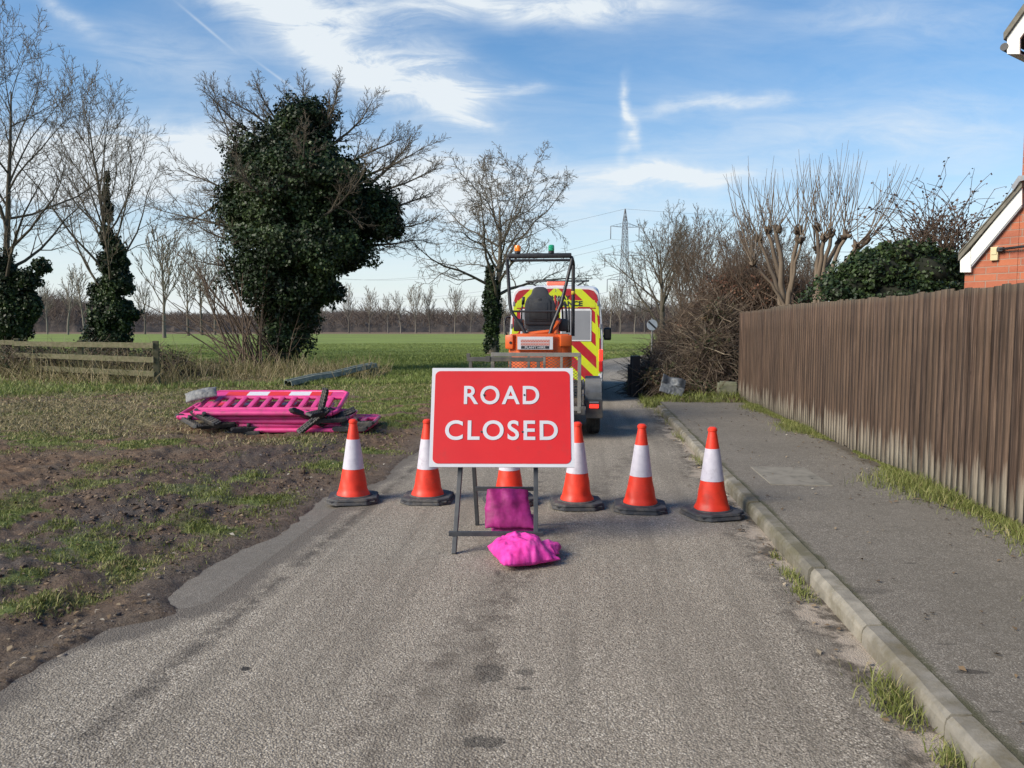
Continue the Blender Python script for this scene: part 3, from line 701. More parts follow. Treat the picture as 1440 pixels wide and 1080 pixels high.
m = MB(); m.bar((-.22, .53, .335), (.27, .53, .335), .03, .030, .003); m.build('rear_crossbar', M_steel, sg)
# ================================================================== sandbags
mB, nt, b = nodes('pink_woven_plastic')
o = objc(nt); nn = noise(nt, o, 9, 6, .6)
c = ramp(nt, nn, [(.3, (.50, .022, .20)), (.55, (.80, .06, .40)), (.75, (.92, .16, .54))])
wv = N(nt, 'ShaderNodeTexWave', i_Scale=140.0, i_Distortion=1.0); nt.links.new(o, wv.inputs[0])
c = mixc(nt, mth(nt, 'MULTIPLY', wv.outputs['Fac'], .14), c, (.30, .02, .15))
c = mixc(nt, mth(nt, 'MULTIPLY', ramp(nt, noise(nt, o, 5, 5), [(.52, (0, 0, 0)), (.72, (1, 1, 1))]), .5), c, (.22, .03, .10))
nt.links.new(c, b.inputs['Base Color']); setin(b, Roughness=.58); b.inputs['Specular IOR Level'].default_value = .3; bump(nt, b, noise(nt, mapping(nt, o, (1.3, .5, 1), (0, 0, .5)), 12, 3, .5), .45, .012)
mB2 = mB.copy(); mB2.name = 'dark_pink_woven_plastic'
for n_ in mB2.node_tree.nodes:
    if n_.type == 'VALTORGB' and len(n_.color_ramp.elements) == 3:
        for e_, c_ in zip(n_.color_ramp.elements, ((.16, .010, .075, 1), (.38, .022, .19, 1), (.56, .05, .32, 1))): e_.color = c_
def pillow(w_, h_, th, seed, folds=1.0, n=46, pinch=None):
    u = np.linspace(-1, 1, n); U, Vv = np.meshgrid(u, u)
    prof = np.clip((1 - np.abs(U) ** 2.4), 0, 1) ** .62 * np.clip((1 - np.abs(Vv) ** 2.4), 0, 1) ** .62
    rid = (fbm(U * 2.2 + 9, Vv * 2.2, seed, 4) - .5)
    gather = (np.abs(np.sin(U * 9 + 4 * fbm(U, Vv, seed + 3))) ** 2) * np.abs(Vv) ** 4 * .35 + (np.abs(np.sin(Vv * 12 + 4 * fbm(U, Vv, seed + 5))) ** 2) * np.abs(U) ** 4 * .3
    top = th * prof * (.80 + .55 * rid * folds + gather * folds * .5) + .004
    bot = -th * .45 * prof * (.9 + .4 * rid) - .004
    X = U * w_ / 2 * (1 - .10 * np.abs(Vv) ** 2 * (1 - np.abs(U))) ; Y = Vv * h_ / 2 * (1 - .10 * (1 - np.abs(Vv)) * U ** 2)
    X = X + (fbm(Vv * 3, U * 1.2, seed + 7, 3) - .5) * .05 * w_; Y = Y + (fbm(U * 3, Vv * 1.2, seed + 8, 3) - .5) * .07 * h_
    if pinch is not None:
        k = ss(U, pinch, 1); Y = Y * (1 - .72 * k) + .0; top = top * (1 - .3 * k)
    A = np.stack([X, Y, top], -1).reshape(-1, 3); B = np.stack([X, Y, bot], -1).reshape(-1, 3)
    ii = np.arange(n * n).reshape(n, n); o2 = n * n
    q1 = np.stack([ii[:-1, :-1], ii[:-1, 1:], ii[1:, 1:], ii[1:, :-1]], -1).reshape(-1, 4); q2 = q1[:, ::-1] + o2
    ed = np.concatenate([ii[0, :], ii[1:, -1], ii[-1, -2::-1], ii[-2:0:-1, 0]])
    e2 = np.roll(ed, -1); q3 = np.stack([e2, ed, ed + o2, e2 + o2], -1)
    return np.concatenate([A, B]), np.concatenate([q1, q2, q3])
# the hanging bag, slung over the rear crossbar
V, Q = pillow(.35, .30, .062, 5, .35)
V[:, 0] *= 1 + .10 * (-V[:, 1] / .15); V[:, 2] += .035 * np.clip(-V[:, 1] / .15, 0, 1) ** 1.3 + .008 * np.sin(V[:, 0] * 46 + V[:, 1] * 9) * np.clip(V[:, 1] / .15 + .4, 0, 1); V[:, 0] += np.where(V[:, 1] < 0, -V[:, 1] * .18, 0)
V2, Q2 = pillow(.34, .22, .075, 9, .6)
M2 = Matrix.Translation((.045, -.115, -.085)) @ Euler((rad(-52), 0, rad(3))).to_matrix().to_4x4()
V2 = np.array([(M2 @ Vector(v))[:] for v in V2])
me = np_mesh('sandbag', np.concatenate([V, V2]), [np.concatenate([Q, Q2 + len(V)])], smooth=True); o = link('sandbag', me, mB2); o.matrix_world = Matrix.Translation((SX + .04, 5.83, .205)) @ Euler((rad(74), 0, rad(-2))).to_matrix().to_4x4()
tag(o, 'dark magenta sandbag slung over the rear crossbar of the sign frame', 'sandbag', 'pink sandbags weighting the sign')
V, Q = pillow(.36, .46, .15, 15, 1.2)
k = (V[:, 0] * .5 + V[:, 1] * .2); V[:, 1] += V[:, 0] * .10
V2, Q2 = pillow(.20, .33, .06, 19, 1.5, pinch=.0)
Mx = Matrix.Translation((.17, -.035, .008)) @ Euler((0, rad(4), rad(-62))).to_matrix().to_4x4()
V2 = np.array([(Mx @ Vector(v))[:] for v in V2])
V3, Q3 = pillow(.26, .09, .035, 23, 1.6)
Mx = Matrix.Translation((.10, -.165, -.012)) @ Euler((0, 0, rad(10))).to_matrix().to_4x4()
V3 = np.array([(Mx @ Vector(v))[:] for v in V3])
VV = np.concatenate([V, V2, V3]); QQ = np.concatenate([Q, Q2 + len(V), Q3 + len(V) + len(V2)])
me = np_mesh('sandbag', VV, [QQ], smooth=True); o = link('sandbag', me, mB); x, y = G(732, 783, .03)
o.location = (x - .01, y + .03, .052); o.rotation_euler = (0, 0, rad(16))
tag(o, 'bright pink crumpled sandbag with a tied neck lying on the road before the sign', 'sandbag', 'pink sandbags weighting the sign')

# ================================================================== stacked pink barriers
M_pink = pm('pink_barrier_plastic', (.70, .060, .24), (.60, .045, .20), 5, .40, .15, 30, .004, dirt=((.22, .085, .09), 5, .52, .6), world=True)
M_pr = pm('red_reflective', (.75, .04, .035), (.7, .035, .03), 20, .35); M_pw = pm('white_reflective', (.72, .70, .72), (.66, .64, .66), 20, .35)
M_foot = pm('black_barrier_foot_plastic', (.022, .022, .024), (.040, .040, .042), 14, .6, .3, 60, .003, dirt=((.11, .09, .07), 8, .5, .7))
BW, BH = 2.06, .98
def make_barrier(fa):
    root = empty('pedestrian_barrier')
    m = MB(); r = .032
    loop = [(-BW / 2 + .05, .02, 0), (-BW / 2, .09, 0), (-BW / 2, BH - .08, 0), (-BW / 2 + .08, BH, 0), (BW / 2 - .08, BH, 0), (BW / 2, BH - .08, 0), (BW / 2, .09, 0), (BW / 2 - .05, .02, 0)]
    m.tube(loop, r, 12); m.tube([(-BW / 2 + .05, .02, 0), (BW / 2 - .05, .02, 0)], r * 1.25, 12)
    m.tube([(-BW / 2, .20, 0), (BW / 2, .20, 0)], r, 12); m.tube([(-BW / 2, .70, 0), (BW / 2, .70, 0)], r * .9, 12)
    for k in range(10):
        x = -BW / 2 + .19 + k * (BW - .38) / 9; m.box((x, .45, 0), (.078, .50, .052), .018)
    m.box((0, .11, 0), (BW - .04, .16, .022), .006)
    m.build('barrier_frame', M_pink, root, smooth=True)
    m = MB(); m.box((0, .85, 0), (BW - .04, .25, .030), .008); m.build('top_panel', M_pink, root)
    m = MB()
    for sd in (1, -1):
        for k in range(5):
            m.mi = k % 2; m.box((-.64 + k * .32, .855, sd * .0175), (.318, .17, .004))
    m.build('reflective_strip', [M_pr, M_pw], root)
    for i, x in enumerate((-BW / 2 + .2, BW / 2 - .2)):
        m = MB(); L = .54
        m.prism([(-L / 2, -.012), (-L / 2 + .05, -.045), (L / 2 - .05, -.045), (L / 2, -.012), (L / 2 - .02, .02), (-L / 2 + .02, .02)], -.055, .055, bev=.008)
        for a_ in range(11):
            for b_ in range(3): m.box((-L / 2 + .06 + a_ * .05, -.032 + b_ * .032, .022), (.034, .02, .010), .002)
        m.tube([(0, 0, .02), (0, 0, .075)], .03, 12)
        Mf = Matrix.Translation((x, -.03, .0))
        f = m.build('foot', M_foot, root); f.location = (x, -.035, -.03 if i == 0 else .045); f.rotation_euler = (rad(fa[i][1]), rad(fa[i][2]), rad(fa[i][0]))
    return root
# (X, Y of the near long edge's middle, z, yaw, tilt, feet, label)
piles = [
    (-3.20, 11.35, .045, -2, 1.0, ((8, 0, 0), (5, 0, 0)), 'pink barrier lowest in the pile, flat on the mud', .97),
    (-3.12, 11.42, .110, 1.5, 1.5, ((30, 5, 0), (-10, 4, 0)), 'pink barrier second from the ground in the pile', .97),
    (-3.55, 11.38, .175, -1, 3.5, ((10, 20, -4), (14, 8, 0)), 'pink barrier in the middle of the pile, its black feet askew', 1.0),
    (-3.92, 11.36, .235, 2.0, 7, ((-38, -10, 12), (35, -20, 30)), 'pink barrier second from the top, its end poking out left', 1.04),
    (-3.67, 11.28, .300, .5, 14.5, ((-32, 10, 10), (62, 10, 10)), 'topmost pink barrier in the pile, tilted, its red and white strip showing', 1.03),
]
for (x, y, z, yaw, tl, fa, lb, sc_x) in piles:
    r = make_barrier(fa); r.location = (x, y, z + .02); r.rotation_euler = (rad(tl), 0, rad(yaw)); r.scale = (sc_x, 1, 1)
    tag(r, lb, 'barrier', 'pink barriers stacked on the verge')
# loose feet thrown on and under the pile
def loose_foot(px, py, z, rot, lb):
    m = MB(); L = .58
    m.prism([(-L / 2, -.01), (-L / 2 + .05, -.035), (L / 2 - .05, -.035), (L / 2, -.01), (L / 2 - .02, .015), (-L / 2 + .02, .015)], -.048, .048, bev=.008)
    for a_ in range(11):
        for b_ in range(3): m.box((-L / 2 + .06 + a_ * .05, -.032 + b_ * .032, .022), (.034, .02, .010), .002)
    x, y = G(px, py, z); o = m.build('barrier_foot', M_foot, loc=(x, y, z), rot=[rad(a) for a in rot]); tag(o, lb, 'barrier foot', 'loose black barrier feet')
loose_foot(352, 598, .10, (50, 4, 5), 'perforated black barrier foot lying on edge under the left of the pink pile')
loose_foot(330, 604, .05, (62, 2, -3), 'black barrier foot on the mud, lowest at the left of the pink pile')
loose_foot(440, 592, .22, (55, -38, 8), 'black barrier foot leaning steeply against the front of the pink pile')
loose_foot(474, 586, .26, (60, -22, 14), 'black barrier foot sloping up to the right across the front of the pile')
loose_foot(478, 606, .05, (58, 3, 3), 'black barrier foot flat under the right end of the pink pile')
loose_foot(452, 572, .42, (55, -76, 4), 'black barrier foot standing upright against the topmost pink barrier')
V, Q = pillow(.46, .30, .075, 61, 1.1)
M_sack = pm('grey_plastic_sack', (.26, .255, .24), (.16, .155, .145), 9, .5, .7, 18, .02)
o = link('plastic_sack', np_mesh('sack', V, [Q], smooth=True), M_sack); pt = P(283, 555, 11.75); o.location = pt; o.rotation_euler = (rad(22), rad(-12), rad(20)); tag(o, 'crumpled grey plastic sack draped over the left end of the pink barriers', 'sack')

# ================================================================== close-boarded fence
mF, nt, b = nodes('weathered_brown_boards')
o = objc(nt); rn = attr(nt, 'rnd').outputs['Fac']
grain = noise(nt, mapping(nt, o, (18, 18, .55), (0, 0, AL)), 3.0, 8, .65); g2 = noise(nt, mapping(nt, o, (3, 3, .35)), 2.0, 5, .6)
c = ramp(nt, mth(nt, 'ADD', mth(nt, 'MULTIPLY', grain, .75), mth(nt, 'MULTIPLY', g2, .25)), [(.36, (.011, .008, .006)), (.5, (.070, .044, .032)), (.64, (.18, .122, .088))])
c = mixc(nt, mth(nt, 'MULTIPLY', rn, .7), c, mixc(nt, grain, (.045, .027, .017), (.22, .145, .098)))
c = mixc(nt, mth(nt, 'MULTIPLY', ramp(nt, noise(nt, mapping(nt, o, (1, 1, .5)), 1.6, 8, .75), [(.44, (0, 0, 0)), (.66, (1, 1, 1))]), .6), c, mixc(nt, grain, (.016, .011, .008), (.10, .072, .054)))
kn = N(nt, 'ShaderNodeTexVoronoi', i_Scale=3.0); nt.links.new(mapping(nt, o, (2.2, 2.2, 1)), kn.inputs['Vector'])
c = mixc(nt, mth(nt, 'MULTIPLY', ramp(nt, kn.outputs['Distance'], [(.035, (1, 1, 1)), (.065, (0, 0, 0))]), .7), c, (.02, .012, .01))
z_ = sep(nt, o).outputs[2]
wn = noise(nt, mapping(nt, o, (10, 10, .9)), 1.6, 6, .7)
fade = mth(nt, 'MULTIPLY', mth(nt, 'SUBTRACT', mth(nt, 'ADD', mth(nt, 'MULTIPLY', wn, 1.1), mth(nt, 'MULTIPLY', rn, .25)), mth(nt, 'MULTIPLY', mth(nt, 'ADD', z_, .02), 1.4)), 2.5, clamp=True)
c = mixc(nt, mth(nt, 'MULTIPLY', fade, .85), c, mixc(nt, grain, (.22, .185, .140), (.60, .54, .44)))
topn = mth(nt, 'MULTIPLY', mth(nt, 'SUBTRACT', z_, 1.86), 9, clamp=True)
c = mixc(nt, mth(nt, 'MULTIPLY', mth(nt, 'MULTIPLY', topn, grain), .7), c, (.16, .15, .11))
nt.links.new(c, b.inputs['Base Color']); setin(b, Roughness=.85); b.inputs['Specular IOR Level'].default_value = .2
bump(nt, b, grain, .7, .006)
M_gap_shade = pm('board_gap_shade', (.022, .015, .011), (.035, .024, .018), 6, .9)  # dark colour standing in for the shade seen between the boards
fence = empty('wooden_fence', R(8, 3.3, 0), 0, 'tall brown close-boarded wooden fence running along the footway', 'fence')
rk = random.Random(12)
def fpath(s): return 3.30 + .03 * math.sin(s * .5) - (.10 * max(0, s - 12.5) / 4 if s > 12.5 else 0)
V = []; Fq = []; rn_ = []
s = -3.0; k = 0
while s < 16.45:
    wd = rk.uniform(.098, .125); th = .016; off = rk.uniform(-.002, .002)
    base = fpath(s); z0 = .10 + rk.uniform(-.01, .02); z1 = 1.945 + rk.uniform(-.013, .012) + .012 * math.sin(s * .6) - (.03 if s > 14 else 0)
    lean = rk.uniform(-.006, .006); tw = rk.uniform(-.0015, .0015); rr = rk.random() ** 1.2; gapw = rk.choice([.002, .003, .005, .009]); n = 5; i0 = len(V)
    for q_ in range(n + 1):
        f = q_ / n; z = z0 + (z1 - z0) * f; wb = .003 * math.sin(f * 7 + k) + lean * f
        for (ds, dt) in ((0, off), (wd - gapw, off + tw), (wd - gapw, off + tw + th), (0, off + th)):
            p = R(s + ds + wb, base + dt + wb * .5, z); V.append(p[:]); rn_.append(rr)
    for q_ in range(n):
        for c4 in range(4):
            a = i0 + q_ * 4 + c4; b4 = i0 + q_ * 4 + (c4 + 1) % 4; Fq.append((a, b4, b4 + 4, a + 4))
    Fq.append((i0, i0 + 3, i0 + 2, i0 + 1)); t_ = i0 + n * 4; Fq.append((t_, t_ + 1, t_ + 2, t_ + 3))
    s += wd; k += 1
me = np_mesh('boards', V, [np.array(Fq)], rnd=rn_)
o = link('boards', me, mF, fence); o.matrix_parent_inverse = Matrix.Translation(-fence.location)
m = MB()
for z in (.35, 1.05, 1.75):
    for a in range(-3, 16, 2): m.bar(R(a, fpath(a) + .065, z), R(a + 2 if a < 15 else 16.4, fpath(min(a + 2, 16.4)) + .065, z), .04, .08)
o = m.build('rail', mF, fence); o.matrix_parent_inverse = Matrix.Translation(-fence.location)
m = MB(); m.bar(R(-3, fpath(0) + .026, 1.0), R(12.5, fpath(12.5) + .026, 1.0), .008, 1.72); m.bar(R(12.5, fpath(12.5) + .026, 1.0), R(16.4, fpath(16.4) + .026, 1.0), .008, 1.72); o = m.build('gap_shade_sheet', M_gap_shade, fence); o.matrix_parent_inverse = Matrix.Translation(-fence.location)  # thin dark sheet added behind the boards so their gaps look shaded
for a in np.arange(-2.5, 17, 2.7):
    m = MB(); p = R(a, fpath(a) + .15, .95); m.box(p, (.10, .10, 1.9), .006, rot=(0, 0, -AL)); o = m.build('post', mF, fence); o.matrix_parent_inverse = Matrix.Translation(-fence.location)
# concrete stub by the fence end
M_conc = pm('mossy_concrete', (.17, .165, .12), (.10, .11, .06), 6, .9, .5, 60, .006)
m = MB(); m.box((0, 0, .19), (.40, .28, .40), .02, seg=2); m.box((0.02, 0, .40), (.34, .22, .04), .012)
tag(m.build('concrete_block', M_conc, loc=R(16.75, 3.02, .02), rot=(0, rad(3), -AL - .1)), 'mossy concrete block at the foot of the fence end', 'block')

# ================================================================== field gate fence on the left
M_rail = pm('mossy_timber', (.085, .075, .038), (.14, .125, .075), 4, .9, .6, 50, .006, vscale=(.5, 3, 3), dirt=((.055, .07, .02), 5, .48, .7))
rf = empty('post_and_rail_fence', (-9.2, 20, 0), 0, 'low mossy three-rail timber fence at the left in front of the field', 'fence')
pA = Vector((-9.18, 19.8, 0)); pB = Vector((-15.2, 23.6, 0)); pC = Vector((-22.0, 27.0, 0))
I_ = Matrix.Translation(-rf.location)
def post(p, h):
    m = MB(); m.box((p.x, p.y, h / 2 - .05), (.14, .14, h + .1), .008, rot=(0, 0, .3)); m.box((p.x, p.y, h + .003), (.125, .125, .012), .004, rot=(0, 0, .3)); o = m.build('post', M_rail, rf); o.matrix_parent_inverse = I_
for p, h in ((pA, 1.24), ((pA + pB) / 2, 1.22), (pB, 1.25), ((pC + pB) / 2, 1.22), (pC, 1.25)): post(p, h)
for z in (1.10, .73, .37):
    for a, c_2 in ((pA, pB), (pB, pC)):
        m = MB(); d = (c_2 - a).normalized(); nrm = Vector((d.y, -d.x, 0)) * .09
        if nrm.y > 0: nrm = -nrm
        m.bar(a - d * .05 + nrm + Vector((0, 0, z + .03)), c_2 + nrm + Vector((0, 0, z + random.uniform(-.03, .05))), .04, .145, .005); o = m.build('rail', M_rail, rf); o.matrix_parent_inverse = I_
# fallen galvanised crash rail
M_galv = pm('dull_galvanised_steel', (.13, .15, .125), (.22, .24, .20), 6, .65, .3, 30, .004, metal=.35, dirt=((.09, .085, .05), 5, .55, .6))
m = MB(); prof = [(-.12, -.04), (-.12, .10), (-.08, .13), (-.02, .12), (.0, .07), (.03, .11), (.10, .10), (.13, -.02)]
b2 = bmesh.new(); pa = Vector(G(405, 542, .08) + (.10,)); pb = Vector((-4.35, 24.2, .36)); d = pb - pa; qd = d.to_track_quat('Y', 'Z').to_matrix()
ra = []
for q_ in (0, .25, .5, .75, 1):
    ra.append([b2.verts.new(pa + d * q_ + qd @ Vector((x, 0, z + .02 * math.sin(q_ * 9)))) for x, z in prof] + [b2.verts.new(pa + d * q_ + qd @ Vector((x * .9, 0, z - .02 + .02 * math.sin(q_ * 9)))) for x, z in prof[::-1]])
for q_ in range(4):
    for k in range(16): b2.faces.new((ra[q_][k], ra[q_][(k + 1) % 16], ra[q_ + 1][(k + 1) % 16], ra[q_ + 1][k]))
b2.faces.new(ra[0]); b2.faces.new(ra[-1][::-1]); bmesh.ops.recalc_face_normals(b2, faces=b2.faces[:]); m.merge(b2)
cr = empty('crash_rail', pb[:], 0, 'fallen grey galvanised crash rail lying on rough grass past the pink barriers', 'crash rail')
o = m.build('rail', M_galv, cr); o.matrix_parent_inverse = Matrix.Translation(-pb)
m = MB(); m.bar(pb + Vector((-.35, -.7, -.38)), pb + Vector((.05, .1, -.05)), .12, .06, .01); m.bar(pb + Vector((-.1, -.4, -.45)), pb + Vector((.1, .0, .0)), .08, .05, .01)
o = m.build('bracket', M_galv, cr); o.matrix_parent_inverse = Matrix.Translation(-pb)

# ================================================================== house
mH, nt, b = nodes('red_brickwork')
o = objc(nt); cb = nt.nodes.new('ShaderNodeCombineXYZ'); so_ = sep(nt, o); nt.links.new(mth(nt, 'ADD', so_.outputs[0], so_.outputs[1]), cb.inputs[0]); nt.links.new(so_.outputs[2], cb.inputs[1])
br = N(nt, 'ShaderNodeTexBrick', i_Scale=1.0); nt.links.new(cb.outputs[0], br.inputs[0]); br.offset = .5
for k_, v_ in (('Mortar Size', .0055), ('Mortar Smooth', .2), ('Bias', 0.0), ('Brick Width', .225), ('Row Height', .075)): br.inputs[k_].default_value = v_
br.inputs['Color1'].default_value = (.44, .135, .062, 1); br.inputs['Color2'].default_value = (.30, .085, .048, 1); br.inputs['Mortar'].default_value = (.30, .22, .17, 1)
c = mixc(nt, mth(nt, 'MULTIPLY', ramp(nt, noise(nt, cb.outputs[0], 14, 6, .7), [(.4, (0, 0, 0)), (.7, (1, 1, 1))]), .5), br.outputs[0], (.46, .17, .10))
c = mixc(nt, mth(nt, 'MULTIPLY', ramp(nt, noise(nt, cb.outputs[0], 2.2, 3), [(.5, (0, 0, 0)), (.7, (1, 1, 1))]), .35), c, (.20, .07, .05))
nt.links.new(c, b.inputs[0]); setin(b, Roughness=.9); bump(nt, b, mth(nt, 'SUBTRACT', mth(nt, 'MULTIPLY', noise(nt, cb.outputs[0], 60, 5), .3), br.outputs['Fac']), .8, .008)
M_barge = pm('white_painted_timber', (.72, .71, .67), (.64, .63, .58), 6, .5, dirt=((.30, .29, .22), 4, .62, .5))
M_tile = pm('lichened_concrete_tiles', (.115, .105, .085), (.19, .175, .14), 9, .9, .6, 40, .008, dirt=((.30, .29, .20), 20, .60, .6))
M_lead = pm('lead_flashing', (.20, .21, .23), (.28, .29, .31), 8, .55, metal=.3)
M_blk = pm('black_plastic', (.015, .015, .017), (.028, .028, .03), 10, .4)
M_cream = pm('cream_plastic', (.62, .52, .30), (.55, .45, .25), 10, .5)
HY = 8.6; HA = rad(54)
hO = Vector((5.02, HY, 0)); hx = Vector((math.cos(HA), -math.sin(HA), 0)); hy = Vector((math.sin(HA), math.cos(HA), 0))
def PH(px, py, off=0.0):
    """the place on the facade plane (pushed out by off) seen at a pixel, as facade coordinates x, z"""
    d = Vector(ray(px, py)); q0 = hO - hy * off; o_ = Vector((0, 0, CAMH))
    k = (q0 - o_).dot(hy) / d.dot(hy); p = o_ + d * k
    return (p - hO).dot(hx), p.z
house = empty('brick_house', hO[:], -HA, 'red brick house with white bargeboards and tiled lean-to behind the wooden fence', 'house')
def hb(mb, name, mat, smooth=False): return mb.build(name, mat, house, smooth=smooth)
def PP(lst, off): return [PH(x, y, off) for x, y in lst]
def poly(lst, y0, y1, name, mat, bev=.003): m = MB(); m.prism(PP(lst, -y0), y0, y1, bev=bev); return hb(m, name, mat)
lo = PP([(1366, 374), (1437, 288)], 0); slope = (lo[1][1] - lo[0][1]) / (lo[1][0] - lo[0][0])
xw = PH(1438, 220)[0]; x_l = PH(1357, 380)[0]
def zr(x): return lo[0][1] + slope * (x - lo[0][0])
m = MB(); m.prism([(x_l, 0), (xw, 0), (xw, zr(xw) + .12), (x_l, zr(x_l) + .12)], 0, 5); hb(m, 'lean_to_wall', mH)
cx_, cz_ = PH(1416, 76, .05)
m = MB(); m.prism([(xw + .002, 0), (xw + 8, 0), (xw + 8, cz_), (xw + 4, cz_ + 4.6), (xw + .002, cz_ + .15)], .004, 9); hb(m, 'main_wall', mH)
poly([(1365.5, 373), (1437, 288), (1437, 263), (1365.5, 351)], -.052, -.022, 'bargeboard', M_barge)
poly([(1350, 383), (1365, 383), (1365, 352), (1350, 366)], -.056, -.02, 'box_end', M_barge)
poly([(1366, 376), (1437, 291), (1437, 287.5), (1366, 372.5)], -.045, -.001, 'soffit', M_lead, 0)
poly([(1347, 367), (1437, 262.5), (1437, 254), (1348, 356)], -.075, 5, 'roof', M_tile, 0)
for k in range(6):
    x = 1348 + k * 15; y = 356 - (x - 1348) * 1.146; poly([(x, y + 1), (x + 15, y - 16.5), (x + 15, y - 18), (x, y - 1.6)], -.085, 5, 'tile_course', M_tile, 0)
poly([(1422, 262), (1432, 247), (1446, 246), (1446, 252), (1434, 255), (1425, 268)], -.10, -.07, 'lead_flashing', M_lead)
poly([(1416, 76), (1434, 76), (1434, 54), (1475, -3), (1475, -30), (1416, 53)], -.052, -.022, 'bargeboard', M_barge)
poly([(1416, 76), (1434, 76), (1434, 74), (1416, 74)], -.02, 8, 'soffit', M_barge, 0)
poly([(1411, 56), (1475, -34), (1475, -46), (1411, 46)], -.085, 9, 'roof', M_tile, 0)
gx_, gz_ = PH(1412.5, 66, .05); m = MB(); m.tube([(gx_, -.06, gz_), (gx_, 9, gz_)], .04, 12); hb(m, 'gutter', M_blk)
vx, vz = PH(1400, 357); m = MB(); m.box((vx, -.02, vz), (.075, .04, .145), .006); m.box((vx, -.043, vz + .02), (.05, .008, .06), .002); hb(m, 'wall_box', M_cream)
vx, vz = PH(1409, 351); m = MB(); m.tube([(vx, -.05, vz), (vx + .6, -.07, vz + .03)], .014, 10); m.box((vx, -.03, vz), (.06, .06, .05), .008); hb(m, 'pipe_bracket', M_blk)
# ================================================================== van (local frame: x right, y forward, z up, origin under the tail)
VW, nt, b = nodes('van_white_paint'); b.inputs['Base Color'].default_value = (.66, .67, .68, 1); setin(b, Roughness=.3)
nt.links.new(mixc(nt, ramp(nt, noise(nt, objc(nt), 2.2, 6, .7), [(.5, (0, 0, 0)), (.8, (.6, .6, .6))]), (.66, .67, .68), (.38, .36, .33)), b.inputs[0])
def chevron(name, yel, red, period, slope, phase):
    m, nt, b = nodes(name); o = sep(nt, objc(nt))
    f = mth(nt, 'FRACT', mth(nt, 'ADD', mth(nt, 'DIVIDE', mth(nt, 'ADD', o.outputs[2], mth(nt, 'MULTIPLY', mth(nt, 'ABSOLUTE', o.outputs[0]), slope)), period), phase))
    st = mth(nt, 'GREATER_THAN', f, .46)
    c = mixc(nt, st, yel, red)
    c = mixc(nt, mth(nt, 'MULTIPLY', ramp(nt, noise(nt, objc(nt), 3.5, 7, .7), [(.5, (0, 0, 0)), (.75, (1, 1, 1))]), .3), c, (.20, .17, .12))
    nt.links.new(c, b.inputs[0]); setin(b, Roughness=.35); return m
M_chev = chevron('yellow_and_red_chevrons', (.54, .60, .015), (.37, .012, .020), .46, .95, .10)
M_yel = pm('fluorescent_yellow', (.54, .60, .015), (.48, .54, .015), 5, .4)
M_redp = pm('dark_red_vinyl', (.40, .012, .02), (.35, .012, .02), 5, .4)
M_silver = pm('silver_window_film', (.30, .305, .32), (.25, .255, .27), 1.5, .38, metal=.2)
M_rubb = pm('tyre_rubber', (.016, .016, .017), (.035, .033, .031), 20, .85, .4, 120, .003, dirt=((.11, .095, .075), 7, .50, .6))
M_rim = pm('steel_rim', (.28, .28, .29), (.18, .18, .19), 9, .45, metal=.5)
M_gls = pm('tinted_glass', (.015, .018, .02), (.02, .024, .027), 2, .08)
def lamp_mat(name, col, e):
    m, nt, b = nodes(name); b.inputs['Base Color'].default_value = (*col, 1); setin(b, Roughness=.2)
    vo = N(nt, 'ShaderNodeTexVoronoi', i_Scale=38); nt.links.new(objc(nt), vo.inputs[0])
    if e: b.inputs['Emission Color'].default_value = (*col, 1); b.inputs['Emission Strength'].default_value = e
    bump(nt, b, vo.outputs[0], .6, .01); return m
M_lamp = lamp_mat('lit_red_lamp', (1.0, .035, .02), .9); M_lamp0 = lamp_mat('red_lens', (.45, .015, .012), 0)
M_amb = lamp_mat('amber_lens', (.85, .20, .01), .15); M_grn = lamp_mat('green_lens', (.01, .26, .13), .1)
M_plate = pm('yellow_number_plate', (.62, .45, .03), (.58, .42, .03), 3, .4)
def wheel(parent, x, y, r, wd, side):
    # tyre turns about x
    Mx = Matrix.Translation((x, y, r)) @ Matrix.Rotation(PI / 2, 4, 'Y')
    m = MB(); h = wd / 2
    m.lathe([(r * .62, -h * .9), (r * .80, -h), (r * .95, -h * .9), (r, -h * .62), (r * 1.0, -h * .25), (r * .985, -h * .2), (r * 1.0, -h * .15), (r * 1.0, h * .15), (r * .985, h * .2), (r, h * .25), (r, h * .62), (r * .95, h * .9), (r * .80, h), (r * .62, h * .9), (r * .6, 0)], 36, Mx, cap=False)
    wh = empty('wheel'); wh.parent = parent
    m.build('tyre', M_rubb, wh)
    m = MB(); m.lathe([(.02, -h * .5), (r * .2, -h * .6), (r * .3, -h * .35), (r * .5, -h * .45), (r * .6, -h * .85), (r * .64, -h * .85), (r * .64, h * .85), (r * .6, h * .85), (r * .5, h * .45), (r * .3, h * .35), (r * .2, h * .6), (.02, h * .5)], 28, Mx); m.build('rim', M_rim, wh, smooth=True)
van = empty('maintenance_van', R(16.55, -.62, 0), -rad(5.8), 'white highway maintenance van with yellow and red chevrons on its rear doors towing the trailer', 'van')
